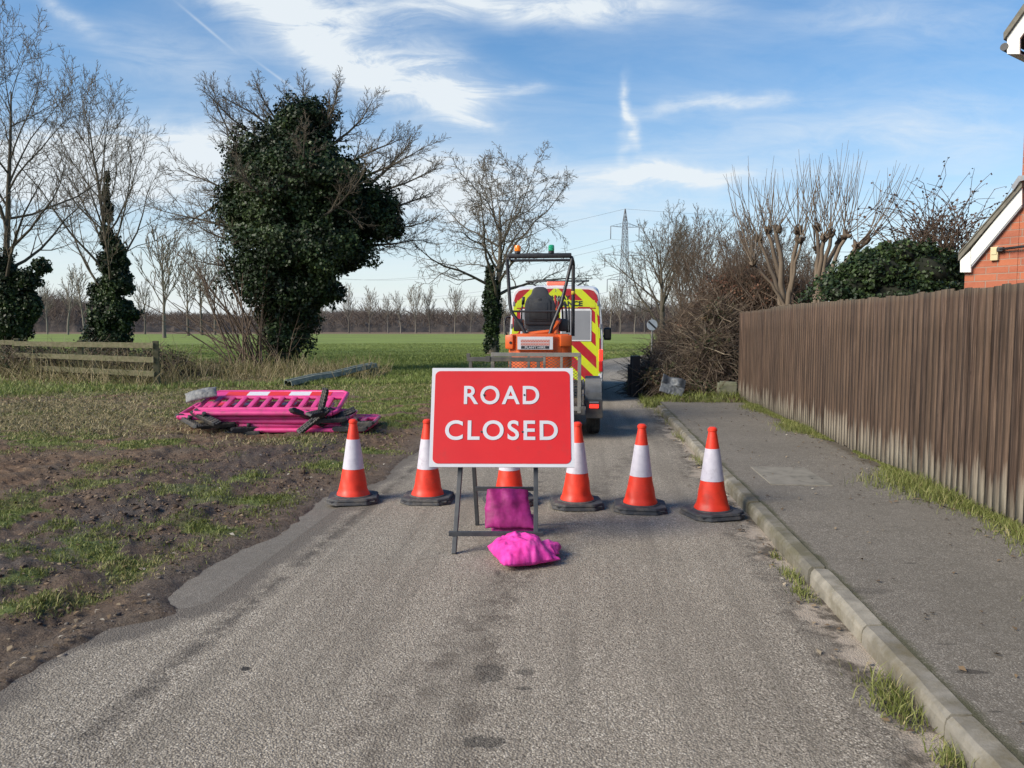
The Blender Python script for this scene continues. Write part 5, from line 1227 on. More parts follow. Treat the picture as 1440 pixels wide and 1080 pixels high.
def blob_leaves(blobs, n, size, hole=.35, seed=1, core=True, depth=.8, shell=.45, nf=1.2):
    """leaves through a union of ellipsoids given in pixels and distance: (px,py,rx,ry,Y)"""
    B = []
    for (px, py, rx, ry, Y) in blobs:
        c = P(px, py, Y); B.append((c.x, c.y, c.z, rx * Y / F, rx * Y / F * depth, ry * Y / F))
    B = np.array(B); wgt = (B[:, 3] * B[:, 5] + B[:, 3] * B[:, 4]); wgt /= wgt.sum()
    idx = NR.choice(len(B), n * 2, p=wgt); v = NR.normal(size=(n * 2, 3)); v /= np.linalg.norm(v, axis=1, keepdims=True)
    rr = shell + (1.06 - shell) * NR.rand(n * 2) ** .7
    rr *= 1 + (fbm(v[:, 0] * 3 + idx, v[:, 2] * 3 + v[:, 1] * 2, seed, 3) - .5) * 1.0
    C = B[idx, :3] + v * rr[:, None] * B[idx, 3:]
    # reject those deep inside another blob, and some to leave gaps
    inside = np.zeros(len(C))
    for b in B:
        q = (((C - b[:3]) / b[3:]) ** 2).sum(1); inside = np.maximum(inside, 1 - q)
    keep = inside < .62
    hn = fbm(C[:, 0] * nf * 1.6 + C[:, 1], C[:, 2] * nf * 1.6 - C[:, 1] * .7, seed + 9, 3)
    keep &= ~((hn < hole + .08) & (inside < .25)); keep &= C[:, 2] > .02
    C = C[keep][:n]; v = v[keep][:n]
    Nn = v * .7 + NR.normal(size=C.shape) * .6 + np.array([[0, -.1, .25]])
    cl_ = fbm(C[:, 0] * 2 + C[:, 1] * 1.3, C[:, 2] * 2, seed + 2, 3)
    rnd = np.clip(NR.rand(len(C)) * .6 + (cl_ - .5) * 1.3 + .2, 0, 1)
    return C, Nn, size * (.6 + .8 * NR.rand(len(C))), rnd, B
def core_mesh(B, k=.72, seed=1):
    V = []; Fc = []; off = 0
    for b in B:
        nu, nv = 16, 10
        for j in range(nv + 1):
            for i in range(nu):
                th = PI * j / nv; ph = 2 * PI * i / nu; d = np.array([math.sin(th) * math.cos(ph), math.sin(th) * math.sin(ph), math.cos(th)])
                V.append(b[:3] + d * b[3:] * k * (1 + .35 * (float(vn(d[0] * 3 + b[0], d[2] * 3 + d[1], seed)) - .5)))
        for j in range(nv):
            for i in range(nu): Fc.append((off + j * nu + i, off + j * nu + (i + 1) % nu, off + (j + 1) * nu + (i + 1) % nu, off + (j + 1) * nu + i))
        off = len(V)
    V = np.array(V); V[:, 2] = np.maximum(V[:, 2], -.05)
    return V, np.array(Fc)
def child_world(o, root): o.matrix_parent_inverse = Matrix.Translation(-root.location) ; return o
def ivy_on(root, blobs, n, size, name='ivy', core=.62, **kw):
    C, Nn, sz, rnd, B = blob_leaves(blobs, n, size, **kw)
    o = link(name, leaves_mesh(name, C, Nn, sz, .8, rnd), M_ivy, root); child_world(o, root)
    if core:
        V, Fc = core_mesh(B, core); c = link('ivy_shade_core', np_mesh('core', V, [Fc], smooth=True), M_core, root); child_world(c, root)  # lumpy solid behind the leaves, its dark colour stands for inner shade
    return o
# --- the big ivy-smothered tree
big = empty('ivy_covered_tree', ((398 - 720) / F * 26, 26, -.05), 0, 'broad tree almost smothered in dark ivy, bare branches poking out all round', 'tree')
S = dict(OAK, rmin=.0065, n=(0, 12, 8, 6), ang=(60, 40, 42, 42), trop=(.02, .05, .06, .05, .03), jit=(.04, .10, .14, .18, .2), seg=(6, 7, 6, 4, 3)); S['from'] = (.42, .22, .12, .1); S['short'] = .35; S['ratio'] = (.5, .40, .46, .5); S['rr'] = .6
T = Tubes(); t2 = Tubes(); o0 = big.location
t2.add([(0, 0, -.1), (.05, 0, 1.5), (.15, .05, 3.2), (.3, 0, 5.0), (.5, 0, 6.8)], [.42, .34, .28, .2, .1], .4, 9)
for (x0, y0, x1, y1, yo) in ((380, 330, 225, 285, .4), (380, 300, 248, 225, -.4), (375, 340, 250, 345, -.8), (385, 255, 272, 175, .3), (390, 230, 300, 140, -.3), (400, 210, 335, 122, .5), (405, 200, 372, 118, -.4), (425, 190, 405, 112, .2), (430, 190, 440, 118, .6), (440, 200, 492, 128, -.5),
                             (455, 215, 530, 150, .4), (470, 240, 560, 185, -.4), (490, 260, 600, 215, .3), (510, 280, 612, 250, -.3), (520, 295, 612, 290, .5), (515, 315, 600, 322, -.5), (480, 340, 598, 352, .3), (430, 300, 420, 190, -2.2), (440, 320, 495, 210, -2.4), (400, 320, 350, 200, -2.3), (390, 380, 262, 405, .5), (350, 250, 240, 310, 1.0), (520, 260, 580, 205, .8)):
    A_0 = P(x0, y0, 26 + yo * .3) - o0; B_0 = P(x1, y1, 26 + yo) - o0; d = B_0 - A_0; grow(T, A_0, (d.normalized() - Vector((0, 0, .12))).normalized(), .062, d.length * 1.02, 1, S)
link('trunk', t2.mesh('trunk'), M_bark, big); link('crown', T.mesh('crown'), M_bark, big)
ivy_on(big, [(a, b, c, d, 26 + e) for a, b, c, d, e in [(428, 172, 42, 34, 0), (408, 215, 74, 42, .3), (432, 255, 88, 46, -.3), (375, 262, 60, 42, 0), (398, 305, 84, 50, .2), (468, 300, 66, 50, 0), (530, 298, 36, 36, .2), (548, 318, 20, 20, -.3), (430, 350, 92, 44, -.2), (480, 362, 40, 26, .4), (395, 392, 72, 44, 0), (440, 408, 48, 28, 0), (408, 440, 46, 34, .2), (402, 478, 33, 34, 0), (402, 512, 27, 24, -.1), (340, 300, 28, 50, 0), (345, 228, 26, 24, .3)]], 105000, .098, hole=.30, seed=4, core=.66)
T = Tubes()
for k in range(46):
    a = rt.uniform(-1, 1); p0 = Vector((big.location.x - .4 + rt.uniform(-1.1, .8), 25.6 + rt.uniform(-.6, .5), .0)); d = Vector((a * .9 - .55, rt.uniform(-.3, .3), 1.5)).normalized(); L = rt.uniform(1.8, 5.2); pts = []; rs = []; q = p0.copy()
    for i in range(8): pts.append(q[:]); rs.append(.028 * (1 - i / 8.5) * L / 5 + .006); d = (d + rvec(.07) + Vector((a * .03, 0, -.02))).normalized(); q += d * L / 7
    T.add(pts, rs, rt.random(), 4)
    for j in range(7):
        i = rt.randrange(2, 7); q = Vector(pts[i]); e = (d + rvec(.5)).normalized(); T.add([q[:], (q + e * .35)[:], (q + e * .7 + Vector((0, 0, .1)))[:]], [.009, .007, .004], rt.random(), 3)
o = tag(link('sapling', T.mesh('saplings'), M_barkR), 'clump of thin arching saplings at the foot of the ivy-smothered tree', 'shrub')
# --- upright ash with an ivy column
ash = bare_tree(158, 43, dict(ASH, H=16.6, n=(20, 8, 6, 4), shape=lambda f: .58 * (1 - .60 * ((f - .2) / .8) ** 1.3), rmin=.0115), 'tall upright bare tree with a thick ivy column round its trunk behind the rail fence', name='ivy_clad_tree')
ivy_on(ash, [(155, 478, 31, 28, 43), (162, 440, 30, 28, 43), (148, 415, 22, 22, 43.3), (166, 398, 22, 20, 42.8), (154, 372, 18, 20, 43), (163, 350, 13, 16, 43), (150, 332, 11, 18, 43), (153, 300, 7, 18, 43), (149, 272, 5, 16, 43), (174, 372, 8, 12, 43), (151, 250, 4, 10, 43), (140, 448, 16, 16, 42.6)], 26000, .145, hole=.28, seed=14, core=.72)
# --- leftmost tree
lt = bare_tree(8, 33, dict(ASH, H=14.5, n=(18, 9, 6, 4), jit=(.05, .13, .16, .2, .2), ang=(58, 44, 42, 40), shape=lambda f: .62 * (1 - .5 * f), rmin=.0095), 'bare tree at the left edge with ivy on its leaning lower stems', name='ivy_clad_tree', lean=(.06, 0))
ivy_on(lt, [(18, 455, 30, 30, 33), (12, 420, 24, 34, 33), (8, 385, 18, 34, 33), (38, 395, 18, 18, 33), (58, 375, 12, 12, 33), (44, 430, 16, 26, 33), (-20, 430, 26, 40, 33)], 16000, .12, hole=.34, seed=24, core=.6)
ed_t = bare_tree(-95, 30, dict(ASH, H=15, n=(18, 9, 6, 3), shape=lambda f: .62 * (1 - .4 * f), rmin=.009, jit=(.05, .12, .16, .2, .2)), 'bare tree rooted out of frame whose branches reach in at the top left')
# --- twisted tree beyond the digger
ok = bare_tree(692, 45, dict(OAK, H=12.4, r0=.30, n=(18, 9, 7, 5), shape=lambda f: .86 * (1 - .50 * f), rmin=.0125, trunk=.9), 'twisted bare tree with a slim ivy-wrapped trunk rising behind the digger', name='ivy_wrapped_tree', lean=(.05, 0))
ivy_on(ok, [(691, 485, 10, 22, 45), (692, 455, 11, 22, 45), (692, 430, 12, 22, 45), (691, 408, 11, 18, 45), (690, 388, 7, 16, 45), (697, 440, 7, 14, 45)], 7500, .14, hole=.26, seed=34, core=.75)
# --- right-hand trees
bare_tree(930, 52, dict(ASH, H=10.4, r0=.26, n=(16, 8, 6, 3), ang=(50, 42, 42, 40), shape=lambda f: .92 * (1 - .50 * f), rmin=.013, trunk=.9, jit=(.04, .12, .16, .2)), 'pale-stemmed spreading bare tree behind the round sign on its pole')
gR = 'bare trees beyond the fence'
for px, Y, H, lb in ((985, 46, 9.0, 'slender bare tree between the spreading tree and the thicket'), (1030, 40, 8.0, 'dense twiggy bare tree rising behind the dry brown hedge'), (1068, 37, 7.4, 'low bushy bare tree just left of the pollarded trees'), (958, 62, 10.6, 'thin bare tree seen through the crown of the spreading tree'), (1128, 48, 7.4, 'faint bare tree seen between the two pollarded trees')):
    bare_tree(px, Y, dict(ASH, H=H, r0=.12, levels=4, n=(14, 8, 6, 3), ang=(44, 40, 40, 40), shape=lambda f: .62 * (1 - .45 * f), rmin=.0105, stems=2, trunk=.9), lb, M_barkR, group=gR)
# --- pollards
def pollard(base, Y, knuckles, top, lb, spread):
    bx = (base - 720) / F * Y; r = empty('pollarded_tree', (bx, Y, 0), 0, lb, 'tree', 'pollarded trees behind the fence'); T = Tubes(); Sh = Tubes()
    T.add([(0, 0, -.1), (.03, 0, .8), (-.02, .02, 1.5), (0, 0, P(base, 432, Y).z + .05)], [.20, .16, .15, .15], .4, 9)
    for (kx, ky, rr_) in knuckles:
        k = P(kx, ky, Y + rt.uniform(-.5, .5)) - Vector((bx, Y, 0)); b0 = Vector((rt.uniform(-.07, .07) + (kx - base) * .0008, rt.uniform(-.06, .06), P(base, 432, Y).z + rt.uniform(-.25, .05)))
        pts = []; rs = []
        for i in range(8):
            f = i / 7; p = b0.lerp(k, f); p.x += (k.x - b0.x) * (f ** 1.6 - f) * .5 + rt.uniform(-.03, .03); p.y += rt.uniform(-.03, .03); pts.append(p[:]); rs.append((.070 * (1 - f) + .038 * f) * rr_)
        T.add(pts, rs, rt.random() * .4 + .3, 7)
        for j in range(7):
            e = rvec(.5).normalized(); T.add([(k - e * .05)[:], (k + e * .06)[:], (k + e * .12 + Vector((0, 0, .04)))[:]], [.04 * rr_, .055 * rr_, .022], rt.random() * .3, 6)
        for j in range(rt.randint(7, 9)):
            sx_ = rt.uniform(-1, 1) * .55 + spread * (kx - base) / 60; d = Vector((sx_, rt.uniform(-.4, .4), 1)).normalized(); L = (k.z + Y * 0) and rt.uniform(.62, 1.0) * ((ky - top) * Y / F) * 1.02
            q = k + Vector((rt.uniform(-.06, .06), rt.uniform(-.06, .06), .02)); pts = [q[:]]; rs = [.0115]
            out = Vector((d.x, d.y, 0)) * .9
            for i in range(7): dd = (d + out * (.55 - i * .12) + rvec(.035) + Vector((0, 0, .10 * i))).normalized(); q = q + dd * L / 7; pts.append(q[:]); rs.append(.0115 - .0085 * (i + 1) / 7)
            Sh.add(pts, rs, rt.random(), 4)
            if rt.random() < .7:
                i = rt.randint(2, 4); q = Vector(pts[i]); e = (d + rvec(.35)).normalized(); Sh.add([q[:], (q + e * L * .15)[:], (q + (e + Vector((0, 0, .3))) * L * .3)[:]], [.007, .005, .003], rt.random(), 3)
    link('stem', T.mesh('stem'), M_shoot, r); link('crown', Sh.mesh('shoots'), M_shoot, r)
pollard(1103, 17.5, [(1068, 338, .8), (1080, 326, 1), (1093, 324, 1.1), (1122, 326, 1), (1126, 340, .7), (1060, 372, .6)], 222, 'pollarded tree with knobbly heads left of its twin behind the fence', .25)
pollard(1145, 17.0, [(1149, 322, .9), (1158, 336, 1), (1168, 330, 1), (1180, 340, 1.1), (1190, 332, .9), (1205, 346, .9), (1217, 340, .9), (1150, 352, .7)], 206, 'pollarded tree with a wide fan of tall thin shoots, right of its twin', .38)
# --- evergreen and climber behind the fence
M_ever = rm('evergreen_leaves', [(0, (.008, .017, .006)), (.5, (.021, .040, .012)), (.85, (.050, .080, .024)), (1, (.09, .125, .045))], .5, .1, .35)
evb = [(1180, 412, 16, 14, 13.2), (1215, 366, 20, 14, 13.7), (1272, 348, 20, 12, 14), (1300, 352, 16, 12, 14.1), (1345, 388, 16, 18, 14.1), (1245, 350, 12, 10, 13.9), (1205, 384, 22, 14, 13.5), (1228, 388, 50, 34, 13.6), (1285, 388, 60, 40, 14), (1196, 404, 32, 20, 13.4), (1258, 362, 32, 18, 13.8), (1330, 402, 34, 26, 14), (1310, 368, 36, 20, 14.2), (1240, 440, 90, 60, 13.8), (1320, 450, 60, 70, 14)]
C, Nn, sz, rnd, B = blob_leaves(evb, 42000, .065, hole=.28, seed=44, shell=.6)
ev = empty('evergreen_bush', (7.2, 14, 0), 0, 'rounded dark evergreen bush between the pollards and the brick house', 'bush')
child_world(link('foliage', leaves_mesh('foliage', C, Nn, sz, .7, rnd), M_ever, ev), ev); V, Fc = core_mesh(B, .8); child_world(link('stem', np_mesh('core', V, [Fc], smooth=True), M_core, ev), ev)  # the stem mesh is an added dark core, painted as the bush's inner shade
T = Tubes(); SC = []
for k in range(230):
    c0 = P(rt.gauss(1318, 26), rt.uniform(340, 400), 14.6 + rt.uniform(-.6, .6)); d = Vector((rt.gauss(0, .5), rt.gauss(0, .3), 1)).normalized(); L = rt.uniform(.5, 1.9); q = c0.copy(); pts = [q[:]]
    for i in range(7): d = (d + rvec(.16) + Vector((0, 0, -.10 * i * rt.random()))).normalized(); q = q + d * L / 7; pts.append(q[:]); 
    T.add(pts, [.011 - .001 * i for i in range(8)], rt.random(), 3)
    for j in range(9): SC.append(Vector(pts[rt.randrange(2, 8)]) + rvec(.02))
cb_ = empty('climber_shrub', (8.1, 14.6, 0), 0, 'tangled leafless climber with dark seed heads above the evergreen bush', 'shrub')
child_world(link('stem', T.mesh('stems'), M_barkR, cb_), cb_)
M_seed = rm('dry_seed_heads', [(0, (.035, .022, .018)), (1, (.12, .075, .055))], .8)
child_world(link('seed_heads', leaves_mesh('seeds', np.array([v[:] for v in SC]), NR.normal(size=(len(SC), 3)), .035 + .03 * NR.rand(len(SC)), .8), M_seed, cb_), cb_)
# --- bramble hedge and dry hedge
def thicket(blobs, n, Lr, rad_, up=.35, seed=3, arch=.25, ground_=True):
    B = np.array([(*P(px, py, Y), rx * Y / F, rx * Y / F * .9, ry * Y / F) for (px, py, rx, ry, Y) in blobs])
    wgt = B[:, 3] * B[:, 5]; wgt = wgt / wgt.sum(); idx = NR.choice(len(B), n, p=wgt); v = NR.normal(size=(n, 3)); v /= np.linalg.norm(v, axis=1, keepdims=True)
    C = B[idx, :3] + v * (NR.rand(n, 1) ** .5) * B[idx, 3:]; C[:, 2] = np.abs(C[:, 2])
    d = NR.normal(size=(n, 3)); d[:, 2] = np.abs(d[:, 2]) * .6 + up; d /= np.linalg.norm(d, axis=1, keepdims=True); L = Lr[0] + (Lr[1] - Lr[0]) * NR.rand(n, 1)
    t = np.linspace(-.5, .5, 6)[None, :, None]; bend = NR.normal(size=(n, 1, 3)) * .22; bend[:, :, 2] -= arch
    Pn = C[:, None] + d[:, None] * t * L[:, None] + bend * (t ** 2) * L[:, None] + NR.normal(size=(n, 6, 3)) * .012
    Pn[:, :, 2] = np.maximum(Pn[:, :, 2], .01); R_ = rad_ * (.6 + .8 * NR.rand(n, 1)) * np.linspace(1, .5, 6)[None]
    T = Tubes(); T.g[(6, 3)] = [(Pn[i], R_[i], r_) for i, r_ in enumerate(NR.rand(n))]
    return T, C
M_bram = rm('bramble_stems', [(0, (.050, .034, .026)), (.5, (.11, .080, .058)), (.85, (.20, .155, .11)), (1, (.30, .25, .18))], .85)
bb = [(962, 535, 62, 30, 17.6), (1002, 515, 36, 48, 17.4), (925, 535, 34, 26, 18.6), (1008, 465, 26, 44, 18.2), (975, 492, 38, 30, 18.4), (930, 512, 24, 20, 20), (985, 550, 48, 18, 17.0)]
T, C = thicket(bb, 5200, (.5, 1.7), .0085, seed=3)
br_ = empty('bramble_hedge', (4.0, 17.6, 0), 0, 'tangled brown bramble hedge spilling over the end of the footway by the fence', 'hedge')
child_world(link('stem', T.mesh('stems'), M_bram, br_), br_)
M_bl = rm('bramble_leaves', [(0, (.020, .032, .012)), (.45, (.045, .065, .020)), (.7, (.085, .060, .030)), (1, (.16, .10, .055))], .6, .1)
C, Nn, sz, rnd, B = blob_leaves(bb, 13000, .055, hole=.34, seed=54, shell=.3, nf=2.0)
child_world(link('foliage', leaves_mesh('leaves', C, Nn, sz, .8, rnd), M_bl, br_), br_)
V, Fc = core_mesh(B, .60); child_world(link('hedge_core', np_mesh('core', V, [Fc], smooth=True), pm('hedge_inner_shade', (.030, .022, .016), (.05, .038, .028), 8, .95, .9, 20, .05), br_), br_)  # solid core among the stems, dark brown painted in for the hedge's inner shade
db = [(1045, 410, 44, 36, 20), (1008, 428, 34, 42, 20.5), (1085, 412, 42, 30, 19.5), (1012, 480, 42, 50, 20.5), (1075, 450, 60, 50, 20), (978, 470, 24, 30, 21), (1130, 418, 36, 22, 20)]
T, C = thicket(db, 3600, (.6, 2.0), .0095, up=.8, seed=5, arch=.05)
dh = empty('dry_hedge', (5.6, 20.3, 0), 0, 'tall reddish-brown winter hedge with dead leaves behind the far fence end', 'hedge')
child_world(link('stem', T.mesh('stems'), M_barkR, dh), dh)
M_dead = rm('dead_hedge_leaves', [(0, (.060, .026, .018)), (.5, (.13, .060, .038)), (1, (.24, .13, .080))], .75, .15)
C, Nn, sz, rnd, B = blob_leaves(db, 9000, .055, hole=.42, seed=64, shell=.25, nf=1.8)
child_world(link('foliage', leaves_mesh('leaves', C, Nn, sz, .7, rnd), M_dead, dh), dh)
T, C = thicket([(946, 480, 30, 14, 34), (985, 470, 50, 24, 36)], 1500, (.7, 2.2), .016, up=.7)
o = tag(link('distant_thicket', T.mesh('stems'), M_barkR), 'low leafless thicket along the bend of the lane behind the round sign', 'hedge')
# --- far row of slender trees
FAR = dict(levels=3, H=13, r0=.22, seg=(6, 5, 4, 3), jit=(.03, .09, .14, .16), trop=(.02, .12, .12, .1), n=(13, 6, 4), ang=(36, 32, 34), ratio=(.5, .50, .5), rmin=.045, trunk=.72, shape=lambda f: .40 * (1 - .5 * f), rr=.5, taper=.4); FAR['from'] = (.34, .2, .1)
protos = []
for k in range(4):
    s_ = dict(FAR); s_['shape'] = [lambda f: .42 * (1 - .35 * f), lambda f: .62 * (1 - .30 * f), lambda f: .32 * (1 - .3 * f), lambda f: .50 * (1 - .4 * f)][k]; T = tree_mesh(s_); t2 = Tubes(); c2 = Tubes()
    for (K, n_k), L in T.g.items(): (t2 if n_k == 7 else c2).g[(K, n_k)] = L
    protos.append((t2.mesh('trunk'), c2.mesh('crown')))
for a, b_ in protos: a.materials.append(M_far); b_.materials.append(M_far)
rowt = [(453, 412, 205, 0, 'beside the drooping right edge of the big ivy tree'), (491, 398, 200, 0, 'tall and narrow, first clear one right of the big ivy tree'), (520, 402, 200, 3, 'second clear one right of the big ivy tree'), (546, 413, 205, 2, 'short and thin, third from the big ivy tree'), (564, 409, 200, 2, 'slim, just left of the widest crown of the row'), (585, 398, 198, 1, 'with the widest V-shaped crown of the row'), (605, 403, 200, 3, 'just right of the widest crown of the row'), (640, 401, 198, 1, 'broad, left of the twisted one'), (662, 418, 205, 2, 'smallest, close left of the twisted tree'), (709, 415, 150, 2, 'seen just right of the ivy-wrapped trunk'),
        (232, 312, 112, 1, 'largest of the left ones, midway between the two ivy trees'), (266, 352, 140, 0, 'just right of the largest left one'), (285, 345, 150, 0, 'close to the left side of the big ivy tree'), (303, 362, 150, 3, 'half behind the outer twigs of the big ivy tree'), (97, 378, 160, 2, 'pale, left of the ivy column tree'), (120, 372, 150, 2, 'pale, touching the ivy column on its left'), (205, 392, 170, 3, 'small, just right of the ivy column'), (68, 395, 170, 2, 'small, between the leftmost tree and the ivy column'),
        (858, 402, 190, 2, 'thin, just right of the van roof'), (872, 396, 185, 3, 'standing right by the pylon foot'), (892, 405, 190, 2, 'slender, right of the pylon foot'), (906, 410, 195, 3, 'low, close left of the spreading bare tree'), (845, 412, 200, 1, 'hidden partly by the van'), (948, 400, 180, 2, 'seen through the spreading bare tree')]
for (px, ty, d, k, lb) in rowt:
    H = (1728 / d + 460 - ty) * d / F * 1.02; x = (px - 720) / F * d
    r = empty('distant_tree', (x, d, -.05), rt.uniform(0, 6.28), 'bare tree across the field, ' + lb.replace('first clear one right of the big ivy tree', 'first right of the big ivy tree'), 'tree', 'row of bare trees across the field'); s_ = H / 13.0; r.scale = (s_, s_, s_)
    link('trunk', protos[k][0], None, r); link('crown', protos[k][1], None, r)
# --- the wood on the horizon
T = Tubes(); M_wood = rm('distant_wood', [(0, (.070, .054, .048)), (.5, (.105, .082, .070)), (1, (.15, .12, .10))], .95)
NW = 26000
def woodtop(px):
    xs = [-400, 0, 60, 110, 200, 330, 420, 480, 560, 620, 690, 760, 850, 950, 1100, 1800]; ys = [420, 412, 410, 416, 438, 440, 438, 431, 434, 437, 436, 438, 436, 426, 428, 428]
    return np.interp(px, xs, ys)
pxs = NR.uniform(-500, 1500, NW); dd_ = NR.uniform(235, 330, NW); X = (pxs - 720) / F * dd_
top = CAMH + (460 - woodtop(pxs)) * 290 / F * (.40 + .88 * fbm(pxs * .04, dd_ * .03, 5, 4)) * (.86 + .18 * NR.rand(NW))
z0 = top * NR.uniform(.2, .75, NW); L = top - z0
Pn = np.zeros((NW, 4, 3)); lx = NR.normal(size=NW) * .85; ly = NR.normal(size=NW) * .3
for i in range(4):
    f = i / 3; Pn[:, i, 0] = X + lx * L * f + NR.normal(size=NW) * .12; Pn[:, i, 1] = dd_ + ly * L * f; Pn[:, i, 2] = z0 + L * f
T.g[(4, 3)] = [(Pn[i], (.10, .08, .055, .03), r_) for i, r_ in enumerate(NR.rand(NW))]
tag(link('woods', T.mesh('twigs'), M_wood), 'low brown leafless wood along the horizon', kind='stuff')
# body of the wood: lumpy canopy
px_ = np.linspace(-500, 1500, 500); rows_ = np.linspace(0, 1, 12); VV = []
for j, f in enumerate(rows_):
    Yd = 240 + f * 80; tp = (CAMH + (460 - woodtop(px_)) * 290 / F) * .70; hh = tp * (np.sin(PI * min(f * 1.6 + .0, .5)) if f < .32 else 1.0) * (.55 + .75 * fbm(px_ * .06, px_ * 0 + j * 1.7, 8, 4)) * (0 if j == 0 else 1)
    VV.append(np.stack([(px_ - 720) / F * Yd, np.full_like(px_, Yd) + 5 * vn(px_ * .2, px_ * 0 + j, 9), hh - .3], -1))
VV = np.array(VV); ii = np.arange(12 * 500).reshape(12, 500); q = np.stack([ii[:-1, :-1], ii[:-1, 1:], ii[1:, 1:], ii[1:, :-1]], -1).reshape(-1, 4)
tag(link('woods', np_mesh('canopy', VV.reshape(-1, 3), [q]), pm('wood_canopy', (.050, .042, .038), (.095, .075, .062), .35, .95, .8, 2, .6, lo=.4, hi=.6, vscale=(1, 1, 1))), 'dense brown mass of the wood under its bare tops', kind='stuff')

# ================================================================== pylon and cables
M_py = pm('pylon_steel', (.12, .13, .145), (.16, .17, .185), .5, .6)
def pylon(x, Y, lb):
    r = empty('electricity_pylon', (x, Y, 0), .28, lb, 'pylon')
    Hh = 52.0; w_ = lambda z: np.interp(z, [0, 22, 30, 46, 52], [3.6, 1.7, 1.25, .8, .12])
    m = MB(); t_ = .11
    zs = [0, 6, 11.5, 16.5, 21, 25, 28.5, 32, 35.5, 39, 42.5, 46, 49, 52]
    for i in range(len(zs) - 1):
        a, b = zs[i], zs[i + 1]; wa, wb = w_(a), w_(b); ca = [(-wa, -wa), (wa, -wa), (wa, wa), (-wa, wa)]; cb2 = [(-wb, -wb), (wb, -wb), (wb, wb), (-wb, wb)]
        for k in range(4):
            m.bar((*ca[k], a), (*cb2[k], b), t_ * 1.7, t_ * 1.7); m.bar((*ca[k], a), (*cb2[(k + 1) % 4], b), t_, t_); m.bar((*ca[(k + 1) % 4], a), (*cb2[k], b), t_, t_); m.bar((*cb2[k], b), (*cb2[(k + 1) % 4], b), t_, t_)
    m.build('tower', M_py, r)
    tips = []
    for z, L in ((44.5, 6.6), (32.5, 9.2), (22, 8.0)):
        for sd in (-1, 1):
            m = MB(); w0 = w_(z)
            for yy_ in (-w0, w0): m.bar((sd * w0, yy_, z + 1.6), (sd * L, 0, z), t_, t_); m.bar((sd * w0, yy_, z - .2), (sd * L, 0, z), t_, t_)
            for k in range(1, 4): f = k / 4; m.bar((sd * (w0 + (L - w0) * f), 0, z + 1.6 * (1 - f)), (sd * (w0 + (L - w0) * f), 0, z - .1), t_ * .8, t_ * .8)
            m.build('cross_arm', M_py, r)
            m = MB(); m.tube([(sd * L, 0, z), (sd * L, 0, z - 5.4)], .18, 6); m.build('insulator', M_py, r)
            tips.append(Vector((sd * L, 0, z - 5.5)))
    tips.append(Vector((0, 0, Hh)))
    rot = Matrix.Rotation(.28, 3, 'Z'); return [rot @ t + Vector((x, Y, 0)) for t in tips]
Yp = 333; tA = pylon((877 - 720) / F * Yp, Yp, 'tall lattice electricity pylon right of the van against the sky')
Yq = 560; tB = pylon((432 - 720) / F * Yq, Yq, 'far electricity pylon almost hidden behind the big ivy tree')
T_lab = [('lowest left-hand', 4), ('lowest right-hand', 5)]
nm_ = ['upper left arm', 'upper right arm', 'middle left arm', 'middle right arm', 'lower left arm', 'lower right arm', 'very top']
M_cab = pm('cable_grey', (.16, .18, .20), None, 1, .6)
for i in range(7):
    a, b = tA[i], tB[i]; pts = []
    for k in range(25):
        f = k / 24; p = a.lerp(b, f); p.z -= 4 * 9.0 * f * (1 - f) * (.6 if i == 6 else 1); pts.append(p)
    m = MB(); m.tube(pts, .055, 4); tag(m.build('power_cable', M_cab), 'overhead power cable running left from the %s of the tall pylon' % nm_[i], 'cable', 'power cables')
    if i in (0, 1, 6):
        b2_ = a + Vector((260, -60, -3)); pts = []
        for k in range(19):
            f = k / 18; p = a.lerp(b2_, f); p.z -= 4 * 7 * f * (1 - f); pts.append(p)
        m = MB(); m.tube(pts, .05, 4); tag(m.build('power_cable', M_cab), 'overhead power cable running right from the %s of the tall pylon' % nm_[i], 'cable', 'power cables')
# ================================================================== grass, straw, stones
M_gr = rm('grass_blades', [(0, (.080, .098, .024)), (.4, (.145, .170, .040)), (.8, (.22, .235, .075)), (1, (.36, .30, .15))], .6, .2)
M_st = rm('dead_straw', [(0, (.11, .085, .042)), (.3, (.15, .155, .055)), (.6, (.27, .215, .115)), (1, (.44, .37, .22))], .8, .1)
def scatter(n, r0, r1, a0, a1, p=1.0):
    r = np.exp(NR.uniform(math.log(r0), math.log(r1), n)); a = NR.uniform(a0, a1, n) * PI / 180
    return np.sin(a) * r, np.cos(a) * r, r
# verge turf
X, Y, r = scatter(520000, 3.2, 30, -44, 0)
h, gr, st, wet, e, s_, l_ = ground(X, Y)
cl_ = fbm(X * 6, Y * 6, 101, 3)
k = (e > .04) & (gr * (.25 + 1.3 * cl_) > NR.rand(len(X)) * .9 + .12)
X, Y, r, h, gr, cl_, s1 = X[k], Y[k], r[k], h[k], gr[k], cl_[k], st[k]
hh = (.010 + .026 * NR.rand(len(X)) ** 1.5) * (.4 + 1.2 * cl_) * (1 + .05 * r)
me = blades_mesh('turf', np.stack([X, Y, h - .004], -1), hh, .0045 + .0011 * r * NR.rand(len(X)), .35 + .5 * NR.rand(len(X)), np.clip(NR.rand(len(X)) * .7 + (fbm(X * .8, Y * .8, 103) - .4) + .35 * s1, 0, 1))
tag(link('grass', me, M_gr), 'short patchy grass growing through the churned mud of the verge', kind='stuff')
